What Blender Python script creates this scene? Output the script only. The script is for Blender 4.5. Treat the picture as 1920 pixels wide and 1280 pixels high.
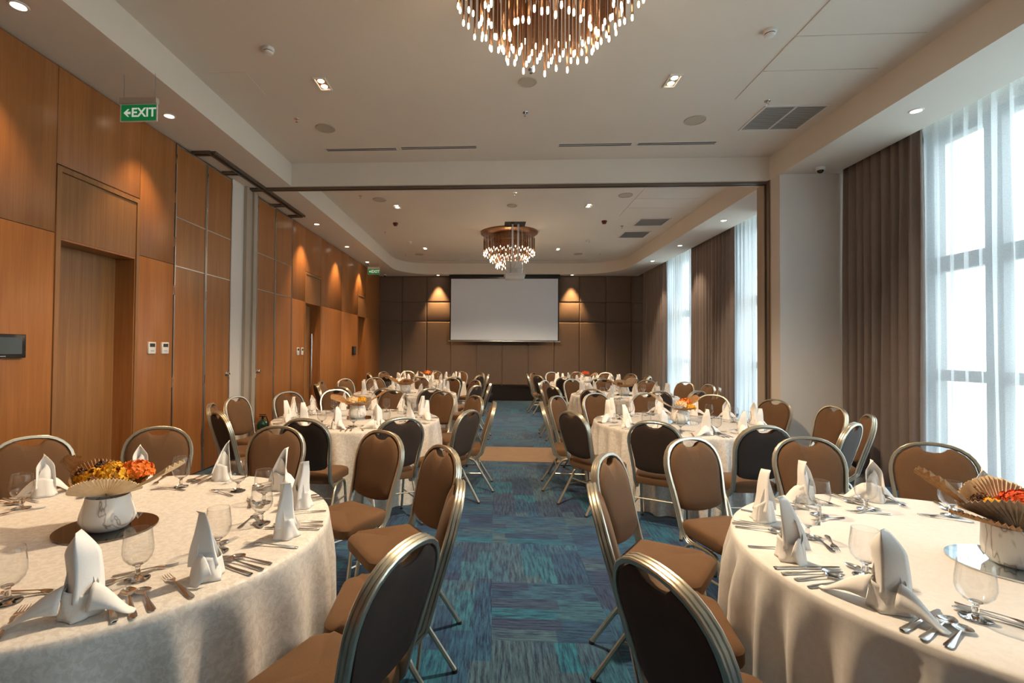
import bpy, bmesh, math, random
from mathutils import Vector, Matrix
PI = math.pi
S = bpy.context.scene
COL = S.collection
for o in list(bpy.data.objects): bpy.data.objects.remove(o)
random.seed(7)

# ------------------------------------------------------------------ camera
cam = bpy.data.objects.new('camera', bpy.data.cameras.new('camera')); COL.objects.link(cam)
cam.matrix_world = Matrix.Translation((0, 0, 1.54)) @ (
    Matrix.Rotation(.0598, 4, 'Z') @ Matrix.Rotation(.0184, 4, 'X') @ Matrix.Rotation(-.0084, 4, 'Y') @ Matrix.Rotation(PI/2, 4, 'X'))
cam.data.sensor_width = 36; cam.data.lens = 917/1920*36
cam.data.shift_x = (960-871)/1920; cam.data.clip_start = .05; cam.data.clip_end = 400
S.camera = cam

# ------------------------------------------------------------------ world, exposure
S.view_settings.view_transform = 'Standard'; S.view_settings.look = 'None'
S.view_settings.exposure = 0.12; S.view_settings.gamma = 1; S.view_settings.use_curve_mapping = False
W = bpy.data.worlds.new('sky'); S.world = W; W.use_nodes = True
bg = W.node_tree.nodes['Background']; bg.inputs[0].default_value = (.80, .91, 1.0, 1); bg.inputs[1].default_value = 7.0
SPOT_W = 50; CHAND_W = 30; CHAND_DOWN_W = 430; SQUARE_W = 170

def add_light(name, kind, loc, energy, color, parent=None, **kw):
    l = bpy.data.lights.new(name, kind); l.energy = energy; l.color = color
    for k, v in kw.items(): setattr(l, k, v)
    o = bpy.data.objects.new(name, l); COL.objects.link(o); o.location = loc
    if parent: o.parent = parent
    return o
# portals in the window openings only guide the sampling of the sky
def portal(y0, y1, z0, z1):
    l = bpy.data.lights.new('window_portal', 'AREA'); l.shape = 'RECTANGLE'; l.size = z1-z0; l.size_y = y1-y0
    l.cycles.is_portal = True
    o = bpy.data.objects.new('window_portal', l); COL.objects.link(o)
    o.location = (5.1, (y0+y1)/2, (z0+z1)/2); o.rotation_euler = (0, PI/2, 0)
for a in ((-1.2, 5.9), (8.3, 9.95), (11.9, 13.75)): portal(a[0], a[1], .15, 4.0)
WARM = (1.0, .66, .36)

# ------------------------------------------------------------------ materials
def new_mat(name):
    m = bpy.data.materials.new(name); m.use_nodes = True
    return m, m.node_tree.nodes, m.node_tree.links, m.node_tree.nodes['Principled BSDF']
def simple(name, col, rough=.6, metal=0, **kw):
    m, n, l, b = new_mat(name)
    b.inputs['Base Color'].default_value = (*col, 1); b.inputs['Roughness'].default_value = rough; b.inputs['Metallic'].default_value = metal
    for k, v in kw.items(): b.inputs[k.replace('_', ' ')].default_value = v
    return m
def emit(name, col, st):
    m, n, l, b = new_mat(name)
    b.inputs['Base Color'].default_value = (*col, 1); b.inputs['Emission Color'].default_value = (*col, 1); b.inputs['Emission Strength'].default_value = st
    return m
def noise(n, l, scale, detail=3, vec=None, rough=.5, dist=0):
    t = n.new('ShaderNodeTexNoise'); t.inputs['Scale'].default_value = scale; t.inputs['Detail'].default_value = detail
    t.inputs['Roughness'].default_value = rough; t.inputs['Distortion'].default_value = dist
    if vec is not None: l.new(vec, t.inputs['Vector'])
    return t
def mapping(n, l, scale, coord='Object', loc=(0, 0, 0)):
    tc = n.new('ShaderNodeTexCoord'); mp = n.new('ShaderNodeMapping')
    mp.inputs['Scale'].default_value = scale; mp.inputs['Location'].default_value = loc
    l.new(tc.outputs[coord], mp.inputs['Vector']); return mp.outputs['Vector']
def ramp(n, l, fac, stops):
    r = n.new('ShaderNodeValToRGB'); e = r.color_ramp.elements
    while len(e) < len(stops): e.new(.5)
    for i, (p, c) in enumerate(stops): e[i].position = p; e[i].color = (*c, 1)
    l.new(fac, r.inputs['Fac']); return r.outputs['Color']
def bump(n, l, b, h, strength=.3, dist=.002):
    bp = n.new('ShaderNodeBump'); bp.inputs['Strength'].default_value = strength; bp.inputs['Distance'].default_value = dist
    l.new(h, bp.inputs['Height']); l.new(bp.outputs['Normal'], b.inputs['Normal'])
def mathn(n, l, op, a, b=None):
    m = n.new('ShaderNodeMath'); m.operation = op
    for i, v in enumerate((a, b)):
        if v is None: continue
        if isinstance(v, (int, float)): m.inputs[i].default_value = v
        else: l.new(v, m.inputs[i])
    return m.outputs[0]

def wood(name, c1, c2, c3, rough=.35, fine=1.0):
    m, n, l, b = new_mat(name)
    geo = n.new('ShaderNodeNewGeometry'); oi = n.new('ShaderNodeObjectInfo')
    mp = n.new('ShaderNodeMapping'); mp.inputs['Scale'].default_value = (9*fine, 9*fine, .5)
    add = n.new('ShaderNodeVectorMath'); add.operation = 'ADD'
    comb = n.new('ShaderNodeCombineXYZ'); l.new(mathn(n, l, 'MULTIPLY', oi.outputs['Random'], 13.), comb.inputs[1]); l.new(mathn(n, l, 'MULTIPLY', oi.outputs['Random'], 7.), comb.inputs[2])
    l.new(geo.outputs['Position'], add.inputs[0]); l.new(comb.outputs[0], add.inputs[1]); l.new(add.outputs[0], mp.inputs['Vector'])
    t1 = noise(n, l, 1.2, 4, mp.outputs[0], .55, .5)
    mp2 = n.new('ShaderNodeMapping'); mp2.inputs['Scale'].default_value = (60*fine, 60*fine, 1.6); l.new(add.outputs[0], mp2.inputs['Vector'])
    t2 = noise(n, l, 1.5, 3, mp2.outputs[0], .6)
    f = mathn(n, l, 'ADD', mathn(n, l, 'MULTIPLY', t1.outputs['Fac'], .55), mathn(n, l, 'MULTIPLY', t2.outputs['Fac'], .45))
    l.new(ramp(n, l, f, [(.3, c1), (.5, c2), (.68, c3)]), b.inputs['Base Color'])
    b.inputs['Roughness'].default_value = rough
    bump(n, l, b, t2.outputs['Fac'], .08, .001)
    return m
M = {}
M['wood'] = wood('veneer', (.25, .092, .025), (.32, .125, .036), (.39, .165, .052), .33)
M['door_wood'] = wood('door_veneer', (.19, .085, .028), (.26, .12, .042), (.33, .165, .06), .4, 2.2)
def paint(name, col, rough=.75):
    m, n, l, b = new_mat(name)
    t = noise(n, l, 1.1, 3, mapping(n, l, (1, 1, 1)))
    c = ramp(n, l, t.outputs['Fac'], [(.3, tuple(x*.97 for x in col)), (.7, col)])
    l.new(c, b.inputs['Base Color']); b.inputs['Roughness'].default_value = rough
    t2 = noise(n, l, 240, 2, mapping(n, l, (1, 1, 1))); bump(n, l, b, t2.outputs['Fac'], .05, .0005)
    return m
M['paint'] = paint('ceiling_paint', (.70, .65, .585))  # white paint, warmed in its colour to stand for bounced light
M['wall_paint'] = paint('wall_paint', (.66, .61, .565))
M['jamb'] = paint('jamb_paint', (.40, .33, .26))
M['alu'] = simple('satin_aluminium', (.50, .52, .54), .35, 1)
M['chrome'] = simple('chrome', (.75, .75, .76), .12, 1)
M['track'] = simple('bronze_track', (.16, .13, .105), .4, .6)
M['track_dark'] = simple('track_slot', (.03, .025, .02), .6)
M['brown_metal'] = simple('brown_jamb', (.16, .10, .065), .45, .3)
M['dark'] = simple('dark_void', (.01, .01, .01), .8)
M['black'] = simple('black_plastic', (.015, .015, .017), .25)
M['black_gloss'] = simple('black_gloss', (.02, .014, .012), .2)
M['white'] = simple('white_plastic', (.72, .70, .67), .4)
M['grille'] = simple('grille_grey', (.42, .42, .41), .5, .3)
M['speaker'] = simple('speaker_mesh', (.46, .41, .34), .7)
M['red'] = simple('alarm_red', (.14, .01, .008), .4)
M['green_sign'] = emit('exit_green', (.0, .14, .035), .55)
M['sign_letter'] = emit('exit_white', (.62, .7, .62), .45)
M['frame_grey'] = simple('window_frame', (.13, .125, .12), .5, .3)
M['screen'] = simple('projection_fabric', (.70, .78, .90), .75)  # neutral fabric, with the blue cast of the daylight put into its colour
M['lcd'] = simple('lcd', (.05, .06, .055), .2)
M['bulb'] = emit('lamp_bulb', (1.0, .80, .56), 9)
M['lamp_disc'] = emit('lamp_lens', (1.0, .86, .68), 12)
M['reflector'] = simple('reflector', (.85, .68, .42), .2, 1)
M['rod'] = simple('bronze_rod', (.36, .20, .115), .22, .85)
M['bronze'] = simple('bronze_plate', (.30, .16, .085), .28, .8)
M['green_steel'] = simple('green_enamel', (.01, .075, .045), .3)
M['hose'] = simple('rubber', (.02, .02, .02), .5)
M['rubber'] = simple('rubber_foot', (.03, .03, .03), .7)
M['mirror'] = simple('mirror_plate', (.60, .66, .70), .015, 1)
M['mirror_dark'] = simple('smoked_mirror', (.17, .145, .125), .02, 1)
M['steel'] = simple('cutlery_steel', (.86, .86, .85), .16, 1)

def fabric(name, c1, c2, scale, bst=.25, rough=.9, sheen=.35, tint=(1, .8, .6)):
    m, n, l, b = new_mat(name)
    v = mapping(n, l, (1, 1, 1))
    t = noise(n, l, scale, 2, v); t0 = noise(n, l, 7, 3, v)
    f = mathn(n, l, 'ADD', mathn(n, l, 'MULTIPLY', t.outputs['Fac'], .7), mathn(n, l, 'MULTIPLY', t0.outputs['Fac'], .3))
    l.new(ramp(n, l, f, [(.35, c1), (.65, c2)]), b.inputs['Base Color'])
    b.inputs['Roughness'].default_value = rough; b.inputs['Sheen Weight'].default_value = sheen; b.inputs['Sheen Tint'].default_value = (*tint, 1)
    bump(n, l, b, t.outputs['Fac'], bst, .001)
    return m
M['seat_fabric'] = fabric('brown_upholstery', (.098, .047, .019), (.150, .075, .031), 420, sheen=.06)
M['back_fabric'] = fabric('dark_upholstery', (.030, .016, .010), (.045, .025, .016), 300, .15, .8, .05, (.8, .7, .6))
M['drape'] = fabric('taupe_drape', (.185, .145, .126), (.225, .178, .155), 150, .1, .9, .1, (.9, .8, .75))
M['wall_pad'] = fabric('wall_upholstery', (.125, .084, .062), (.152, .104, .078), 200, .2, .85, .2)
M['napkin'] = fabric('white_napkin', (.80, .78, .76), (.88, .86, .83), 500, .08, .85, .15, (1, 1, 1))
def cloth(name, c1, c2, damask):
    m, n, l, b = new_mat(name)
    v = mapping(n, l, (1, 1, 1)); t = noise(n, l, 42, 6, v, .75, .7)
    l.new(ramp(n, l, t.outputs['Fac'], [(.44, c1), (.56, c2)]), b.inputs['Base Color'])
    rr = ramp(n, l, t.outputs['Fac'], [(.42, (.72,)*3), (.58, (.42,)*3)] if damask else [(.4, (.7,)*3), (.6, (.62,)*3)])
    l.new(rr, b.inputs['Roughness']); b.inputs['Sheen Weight'].default_value = .4; b.inputs['Sheen Roughness'].default_value = .35
    b.inputs['Sheen Tint'].default_value = (.95, .96, 1, 1)
    bump(n, l, b, t.outputs['Fac'], .35 if damask else .1, .0015)
    return m
M['cloth_left'] = cloth('crushed_ivory_cloth', (.66, .61, .55), (.80, .755, .70), True)
M['cloth_right'] = cloth('plain_ivory_cloth', (.72, .69, .65), (.76, .73, .69), False)

def chair_metal():
    m, n, l, b = new_mat('champagne_metal')
    t = noise(n, l, 60, 2, mapping(n, l, (1, 1, .1)))
    l.new(ramp(n, l, t.outputs['Fac'], [(.3, (.52, .48, .385)), (.7, (.60, .555, .45))]), b.inputs['Base Color'])
    b.inputs['Metallic'].default_value = .85; b.inputs['Roughness'].default_value = .3
    return m
M['champagne'] = chair_metal()

def marble(name, vein):
    m, n, l, b = new_mat(name)
    v = mapping(n, l, (1, 1, .45)); t = noise(n, l, 4.5, 3, v, .5, 1.6)
    a = mathn(n, l, 'ABSOLUTE', mathn(n, l, 'SUBTRACT', t.outputs['Fac'], .5))
    l.new(ramp(n, l, a, [(0, vein), (.007, (.60, .57, .53)), (.022, (.78, .76, .72))]), b.inputs['Base Color'])
    b.inputs['Roughness'].default_value = .35
    return m
M['marble'] = marble('marbled_ceramic', (.28, .2, .16))
M['fan_cream'] = fabric('cream_palm', (.80, .62, .38), (.90, .74, .52), 60, .2, .8, .1)
M['fan_brown'] = fabric('brown_palm', (.27, .135, .05), (.46, .26, .11), 60, .2, .8, .1)
M['fan_grey'] = fabric('grey_palm', (.30, .21, .14), (.42, .31, .21), 60, .2, .8, .1)
M['petal_yellow'] = simple('yellow_petals', (.80, .42, .02), .7, Subsurface_Weight=.0)
M['petal_orange'] = simple('orange_petals', (.85, .20, .015), .7)
M['petal_cream'] = simple('cream_petals', (.85, .62, .33), .7)
M['petal_red'] = simple('vermilion_petals', (.70, .085, .012), .7)
M['seed'] = simple('dark_seed_heads', (.07, .03, .02), .8)
M['sprig'] = simple('brown_sprigs', (.22, .09, .03), .8)

def glass_mat():
    m, n, l, b = new_mat('clear_glass'); n.remove(b)
    out = n['Material Output']; tr = n.new('ShaderNodeBsdfTransparent'); gl = n.new('ShaderNodeBsdfGlossy'); mx = n.new('ShaderNodeMixShader'); lw = n.new('ShaderNodeLayerWeight')
    lw.inputs['Blend'].default_value = .5; gl.inputs['Roughness'].default_value = .015
    l.new(ramp(n, l, lw.outputs['Facing'], [(0, (.995, .997, .997)), (.7, (.96, .965, .965)), (1, (.60, .63, .64))]), tr.inputs[0])
    l.new(mathn(n, l, 'ADD', mathn(n, l, 'MULTIPLY', mathn(n, l, 'POWER', lw.outputs['Facing'], 3.5), .75), .035), mx.inputs[0])
    l.new(tr.outputs[0], mx.inputs[1]); l.new(gl.outputs[0], mx.inputs[2]); l.new(mx.outputs[0], out.inputs[0]); return m
M['glass'] = glass_mat()
def pane_mat():
    m, n, l, b = new_mat('window_glass'); n.remove(b)
    out = n['Material Output']; tr = n.new('ShaderNodeBsdfTransparent'); gl = n.new('ShaderNodeBsdfGlossy'); mx = n.new('ShaderNodeMixShader')
    tr.inputs[0].default_value = (.93, .97, .97, 1); gl.inputs['Roughness'].default_value = .02; mx.inputs[0].default_value = .07
    l.new(tr.outputs[0], mx.inputs[1]); l.new(gl.outputs[0], mx.inputs[2]); l.new(mx.outputs[0], out.inputs[0]); return m
M['pane'] = pane_mat()
def sheer_mat():
    m, n, l, b = new_mat('white_voile'); n.remove(b)
    out = n['Material Output']; tr = n.new('ShaderNodeBsdfTransparent'); tl = n.new('ShaderNodeBsdfTranslucent'); df = n.new('ShaderNodeBsdfDiffuse')
    m1 = n.new('ShaderNodeMixShader'); m2 = n.new('ShaderNodeMixShader')
    tl.inputs[0].default_value = (.88, .93, .97, 1); df.inputs[0].default_value = (.86, .89, .92, 1); m1.inputs[0].default_value = .45
    v = mapping(n, l, (1, 1, 1)); wv = noise(n, l, 260, 1, v)
    l.new(tl.outputs[0], m1.inputs[1]); l.new(df.outputs[0], m1.inputs[2])
    l.new(ramp(n, l, wv.outputs['Fac'], [(.35, (.38,)*3), (.65, (.50,)*3)]), m2.inputs[0])
    l.new(tr.outputs[0], m2.inputs[1]); l.new(m1.outputs[0], m2.inputs[2]); l.new(m2.outputs[0], out.inputs[0]); return m
M['sheer'] = sheer_mat()

def carpet():
    """Patchwork carpet: 0.5 m cells of random direction, each split in narrow planks of different blues with streaks."""
    m, n, l, b = new_mat('patchwork_carpet')
    geo = n.new('ShaderNodeNewGeometry'); sep = n.new('ShaderNodeSeparateXYZ'); l.new(geo.outputs['Position'], sep.inputs[0])
    x, y = sep.outputs[0], sep.outputs[1]
    def mul(a, k): return mathn(n, l, 'MULTIPLY', a, k)
    def flo(a): return mathn(n, l, 'FLOOR', a)
    def comb(a, c, d=0.):
        k = n.new('ShaderNodeCombineXYZ')
        for i, q in enumerate((a, c, d)):
            if isinstance(q, (int, float)): k.inputs[i].default_value = q
            else: l.new(q, k.inputs[i])
        return k.outputs[0]
    def white(vec):
        w = n.new('ShaderNodeTexWhiteNoise'); w.noise_dimensions = '3D'; l.new(vec, w.inputs['Vector']); return w.outputs['Value']
    C = .66
    cx, cy = flo(mul(x, 1/C)), flo(mul(y, 1/C))
    orient = mathn(n, l, 'GREATER_THAN', white(comb(cx, cy, 3.3)), .42)
    def sel(a, c):   # orient ? c : a
        mx = n.new('ShaderNodeMix'); mx.data_type = 'FLOAT'; l.new(orient, mx.inputs[0]); l.new(a, mx.inputs[2]); l.new(c, mx.inputs[3]); return mx.outputs[0]
    across, along = sel(x, y), sel(y, x)
    k = flo(mul(across, 6/C))                     # plank index, 11 cm wide
    off = white(comb(k, orient, 5.1))
    kk = flo(mathn(n, l, 'ADD', mul(along, 1/.44), off))
    merge = mathn(n, l, 'GREATER_THAN', white(comb(flo(mul(k, .5)), kk, cx)), .45)
    k2 = mathn(n, l, 'ADD', mathn(n, l, 'MULTIPLY', flo(mul(k, .5)), merge), mathn(n, l, 'MULTIPLY', mathn(n, l, 'ADD', k, 77.), mathn(n, l, 'SUBTRACT', 1., merge)))
    r = white(comb(k2, kk, mathn(n, l, 'ADD', mul(cx, 3.1), cy)))
    stre = noise(n, l, 1, 4, comb(mul(across, 60), mul(along, 5.5)), .72)
    stre2 = noise(n, l, 1, 2, comb(mul(x, 420), mul(y, 420)), .6)
    col = ramp(n, l, r, [(0, (.016, .046, .115)), (.22, (.018, .078, .160)), (.42, (.042, .092, .150)), (.6, (.012, .112, .190)), (.78, (.020, .040, .108)), (1, (.046, .105, .155))])
    r_ = n.new('ShaderNodeMix'); r_.data_type = 'RGBA'; r_.blend_type = 'MULTIPLY'; r_.inputs[0].default_value = 1
    l.new(col, r_.inputs[6]); l.new(ramp(n, l, stre.outputs['Fac'], [(.38, (.22, .28, .48)), (.50, (.95, .95, .95)), (.64, (1.5, 1.5, 1.4))]), r_.inputs[7])
    r2 = n.new('ShaderNodeMix'); r2.data_type = 'RGBA'; r2.blend_type = 'MULTIPLY'; r2.inputs[0].default_value = 1
    l.new(r_.outputs[2], r2.inputs[6]); l.new(ramp(n, l, stre2.outputs['Fac'], [(.35, (.6,)*3), (.65, (1.25,)*3)]), r2.inputs[7])
    l.new(r2.outputs[2], b.inputs['Base Color']); b.inputs['Roughness'].default_value = .95
    b.inputs['Sheen Weight'].default_value = .15; b.inputs['Specular IOR Level'].default_value = .2
    bump(n, l, b, stre2.outputs['Fac'], .4, .003)
    return m
M['carpet'] = carpet()
M['tan_carpet'] = fabric('tan_carpet', (.20, .125, .075), (.27, .175, .105), 300, .3, .95, .1)
M['ground'] = simple('outdoor_paving', (.62, .64, .58), .9)

# ------------------------------------------------------------------ mesh helpers
class MB:
    def __init__(s): s.v = []; s.f = []; s.sm = []
    def add(s, vs, fs, smooth=False):
        o = len(s.v); s.v += [tuple(p) for p in vs]
        for f in fs: s.f.append(tuple(i+o for i in f)); s.sm.append(smooth)
        return s
    def box(s, x0, x1, y0, y1, z0, z1):
        return s.add([(x0, y0, z0), (x1, y0, z0), (x1, y1, z0), (x0, y1, z0), (x0, y0, z1), (x1, y0, z1), (x1, y1, z1), (x0, y1, z1)],
                     [(3, 2, 1, 0), (4, 5, 6, 7), (0, 1, 5, 4), (1, 2, 6, 5), (2, 3, 7, 6), (3, 0, 4, 7)])
    def tube(s, pts, r, seg=8, caps=True, r2=None):
        pts = [Vector(p) for p in pts]; n = len(pts); rings = []; up = None
        for i, p in enumerate(pts):
            t = (pts[min(i+1, n-1)]-pts[max(i-1, 0)]).normalized()
            if up is None:
                a = Vector((0, 0, 1)) if abs(t.z) < .9 else Vector((1, 0, 0)); up = t.cross(a).normalized()
            else: up = (up-t*up.dot(t)).normalized()
            w = t.cross(up); rr = r if r2 is None else r+(r2-r)*i/(n-1)
            rings.append([p+up*math.cos(q)*rr+w*math.sin(q)*rr for q in [2*PI*k/seg for k in range(seg)]])
        vs = [v for ring in rings for v in ring]
        fs = [(i*seg+k, i*seg+(k+1) % seg, (i+1)*seg+(k+1) % seg, (i+1)*seg+k) for i in range(n-1) for k in range(seg)]
        s.add(vs, fs, True)
        if caps: s.add(rings[0], [tuple(range(seg))[::-1]]); s.add(rings[-1], [tuple(range(seg))])
        return s
    def lathe(s, prof, seg=24, c=(0, 0, 0), sx=1, sy=1, smooth=True):
        vs = [(c[0]+r*math.cos(2*PI*k/seg)*sx, c[1]+r*math.sin(2*PI*k/seg)*sy, c[2]+z) for r, z in prof for k in range(seg)]
        fs = [(i*seg+k, i*seg+(k+1) % seg, (i+1)*seg+(k+1) % seg, (i+1)*seg+k) for i in range(len(prof)-1) for k in range(seg)]
        return s.add(vs, fs, smooth)
    def prism(s, poly, z0, z1, axis='z'):
        n = len(poly); f = {'z': lambda a, b, c: (a, b, c), 'y': lambda a, b, c: (a, c, b), 'x': lambda a, b, c: (c, a, b)}[axis]
        return s.add([f(a, b, z0) for a, b in poly]+[f(a, b, z1) for a, b in poly],
                     [tuple(range(n))[::-1], tuple(range(n, 2*n))]+[(i, (i+1) % n, n+(i+1) % n, n+i) for i in range(n)])
    def grid(s, fn, nu, nv, smooth=True, closed=False):
        vs = [fn(i/nu, j/nv) for j in range(nv+1) for i in range(nu+1)]
        fs = [(j*(nu+1)+i, j*(nu+1)+i+1, (j+1)*(nu+1)+i+1, (j+1)*(nu+1)+i) for j in range(nv) for i in range(nu)]
        return s.add(vs, fs, smooth)
    def mesh(s, name, solid=0, weld=False, bevel=0):
        me = bpy.data.meshes.new(name); me.from_pydata(s.v, [], s.f)
        me.polygons.foreach_set('use_smooth', s.sm)
        if solid or weld or bevel or True:
            bm = bmesh.new(); bm.from_mesh(me)
            if weld: bmesh.ops.remove_doubles(bm, verts=bm.verts, dist=1e-5)
            if bevel: bmesh.ops.bevel(bm, geom=bm.edges[:], offset=bevel, segments=2, affect='EDGES', profile=.5)
            if solid: bmesh.ops.solidify(bm, geom=bm.faces[:], thickness=solid)
            else: bmesh.ops.recalc_face_normals(bm, faces=bm.faces)
            bm.to_mesh(me); bm.free()
        me.update(); return me
def obj(name, mb, mat, parent=None, loc=None, rz=0, **kw):
    me = mb if isinstance(mb, bpy.types.Mesh) else mb.mesh(name, **kw)
    if mat is not None and not me.materials: me.materials.append(M[mat] if isinstance(mat, str) else mat)
    o = bpy.data.objects.new(name, me); COL.objects.link(o)
    if parent: o.parent = parent
    if loc is not None: o.location = loc
    if rz: o.rotation_euler = (0, 0, rz)
    return o
def tag(o, label=None, cat=None, group=None, kind=None):
    if label: o['label'] = label
    if cat: o['category'] = cat
    if group: o['group'] = group
    if kind: o['kind'] = kind
    return o
def empty(name, loc=(0, 0, 0), rz=0):
    o = bpy.data.objects.new(name, None); COL.objects.link(o); o.location = loc; o.rotation_euler = (0, 0, rz); o.empty_display_size = .1; return o
KIDS = {}
def copy_tree(src, parent=None):
    c = src.copy(); COL.objects.link(c)
    if parent: c.parent = parent; c.matrix_parent_inverse = src.matrix_parent_inverse
    for ch in KIDS.setdefault(src.name, [k for k in src.children]): copy_tree(ch, c)
    return c
def box(name, b, mat, parent=None, **kw): return obj(name, MB().box(*b), mat, parent, **kw)
def struct(name, mb, mat, label, cat='wall', **kw):
    o = obj(name, mb, mat, None, **kw); return tag(o, label, cat, kind='structure')
def inst(name, label, cat, group, loc, me, mat, rz=0): return tag(obj(name, me, mat, None, loc, rz), label, cat, group)

ZS, ZC = 3.90, 4.23           # soffit and coffer heights
XL, XR = -3.64, 5.0           # wood wall face, window wall face
# ================================================================== SHELL
struct('floor', MB().box(-4.2, 5.4, -3.2, 6.87, -.1, 0).box(-4.2, 5.4, 7.9, 15.6, -.1, 0), 'carpet', 'blue patchwork carpet of streaky teal and navy planks', 'floor')
struct('trim_1', MB().box(XL, 3.75, 6.87, 7.9, -.1, .002), 'tan_carpet', 'plain tan carpet band crossing the aisle under the ceiling track', 'floor')
tag(box('ground', (5.6, 120, -60, 90, -.45, -.35), 'ground'), 'pale bright ground outside beyond the tall windows', 'ground', kind='structure')

def ring_faces(mb, inner, outer_rect, z):
    x0, x1, y0, y1 = outer_rect; cx, cy = (x0+x1)/2, (y0+y1)/2; n = len(inner)
    def proj(p):
        # snap each inner point to the rectangle border
        dx0, dx1, dy0, dy1 = p[0]-x0, x1-p[0], p[1]-y0, y1-p[1]
        return p
    mb.add([(a, b, z) for a, b in inner], [], False)
# coffers: room 1 rectangle, room 2 with rounded far corners
def coffer_path(x0, x1, y0, y1, rl, rr, n=14):
    p = [(x0, y0), (x1, y0)]
    p += [(x1-rr+rr*math.cos(a), y1-rr*1.15+rr*1.15*math.sin(a)) for a in [PI/2*k/n for k in range(n+1)]]
    p += [(x0+rl-rl*math.sin(a), y1-rl*1.15+rl*1.15*math.cos(a)) for a in [PI/2*k/n for k in range(n+1)]]
    return p
C1 = coffer_path(-2.95, 3.75, -2.3, 6.89, .001, .001, 1)
C2 = coffer_path(-2.95, 3.78, 7.1, 15.06, 1.05, 1.15)
def ceiling_mesh():
    bm = bmesh.new()
    outer = [bm.verts.new(p) for p in ((-4.2, -3.2, ZS), (4.44, -3.2, ZS), (4.44, 15.6, ZS), (-4.2, 15.6, ZS))]
    edges = [bm.edges.new((outer[i], outer[(i+1) % 4])) for i in range(4)]
    for path in (C1, C2):
        lo = [bm.verts.new((x, y, ZS)) for x, y in path]; hi = [bm.verts.new((x, y, ZC)) for x, y in path]; n = len(path)
        edges += [bm.edges.new((lo[i], lo[(i+1) % n])) for i in range(n)]
        for i in range(n):
            f = bm.faces.new((lo[i], lo[(i+1) % n], hi[(i+1) % n], hi[i]))
        bm.faces.new(hi)
    bmesh.ops.triangle_fill(bm, use_beauty=True, use_dissolve=False, edges=edges)
    me = bpy.data.meshes.new('ceiling'); bm.to_mesh(me); bm.free(); return me
cm = ceiling_mesh()
ceil = tag(obj('ceiling', cm, 'paint'), 'off-white plaster ceiling with two recessed coffers and a rounded far end', 'ceiling', kind='structure')
pk = MB().box(4.44, 4.46, -3.2, 15.6, ZS, 4.10).box(4.44, 5.4, -3.2, 15.6, 4.08, 4.12); obj('curtain_pocket', pk, 'paint', ceil)
# access panels flush in the right of each coffer, set a little proud so the joints read
def panels(x0, x1, ys):
    for a, b in zip(ys, ys[1:]): box('ceiling_panel', (x0+.007, x1-.007, a+.008, b-.008, ZC-.008, ZC+.01), 'paint', ceil)
panels(2.53, 3.60, (2.7, 3.24, 3.76, 4.25, 4.77, 5.31)); panels(2.45, 3.56, (7.4, 7.9, 8.13, 8.69, 9.24, 9.81))
box('ceiling_panel', (.50, 1.045, 3.95, 4.53, ZC-.004, ZC+.01), 'paint', ceil)
box('ceiling_panel', (-2.87, -2.43, 4.57, 5.02, ZC-.003, ZC+.01), 'paint', ceil)

# ---- left wood wall
wl = MB()
DOORS = [(3.88, 4.75), (9.24, 10.06), (12.9, 13.66)]
ys = [-3.2]+[v for d in DOORS for v in d]+[15.6]
for i in range(0, len(ys), 2): wl.box(-3.9, XL-.022, ys[i], ys[i+1], 0, 4.0)
for a, b in DOORS: wl.box(-3.9, XL-.022, a, b, 2.46, 4.0)
wall_l = struct('wall_left', wl, 'brown_metal', 'long left wall clad in orange-brown wood veneer panels')
def wpanel(y0, y1, z0, z1, g=.0025, x=XL, mat='wood'):
    o = box('wood_panel', (x-.02, x, y0+g, y1-g, z0+g, z1-g), mat, wall_l, bevel=.0015); return o
for a, b in ((-3.2, -1.1), (-1.1, .6), (.6, 2.25), (2.25, 3.83), (4.79, 5.34)):
    wpanel(a, b, .0, 2.49); wpanel(a, b, 2.49, 3.885)
wpanel(3.83, 4.79, 3.07, 3.885)
for a, b in ((8.62, 9.2), (10.10, 11.5), (11.5, 12.86), (13.70, 15.39)):
    wpanel(a, b, 0, 2.46, .002); wpanel(a, b, 2.46, 3.885, .002)
wpanel(9.2, 10.10, 3.05, 3.885, .002); wpanel(12.86, 13.70, 3.02, 3.885, .002)
for i, (a, b) in enumerate(DOORS):
    d = empty('door_%d' % (i+1), (0, 0, 0)); tag(d, ('pale wood door set deep in a wooden alcove, nearest on the left wall', 'wood door with a long vertical bar handle, middle of the left wall', 'narrow wood door near the far end of the left wall')[i], 'door', kind='structure')
    fz = 3.06 if i == 0 else 3.04
    # casing: two jamb strips, a head strip and the panel over the opening
    fr = MB().box(XL-.02, XL+.006, a-.045, a, 0, fz).box(XL-.02, XL+.006, b, b+.04, 0, fz).box(XL-.02, XL+.006, a, b, fz-.045, fz)
    obj('door_casing', fr, 'door_wood', d)
    obj('overdoor_panel', MB().box(XL-.06, XL-.004, a, b, 2.46, fz-.05), 'door_wood' if i else 'door_wood', d)
    rv = MB().box(XL-.25, XL-.005, b-.012, b-.001, 0, 2.458).box(XL-.25, XL-.005, a+.001, a+.012, 0, 2.458).box(XL-.25, XL-.004, a+.012, b-.012, 2.44, 2.458)
    obj('door_reveal', rv, 'wood', d)
    obj('door_leaf', MB().box(XL-.25, XL-.205, a+.014, b-.014, .005, 2.438), 'door_wood', d)
    obj('door_back', MB().box(XL-.255, XL-.25, a, b, 0, 2.458), 'brown_metal', d)
    if i == 1:
        h = MB().tube([(XL-.13, 9.93, .70), (XL-.13, 9.93, 1.86)], .015, 10)
        for z in (.78, 1.78): h.tube([(XL-.205, 9.93, z), (XL-.13, 9.93, z)], .009, 8)
        obj('bar_handle', h, 'chrome', d)
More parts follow.
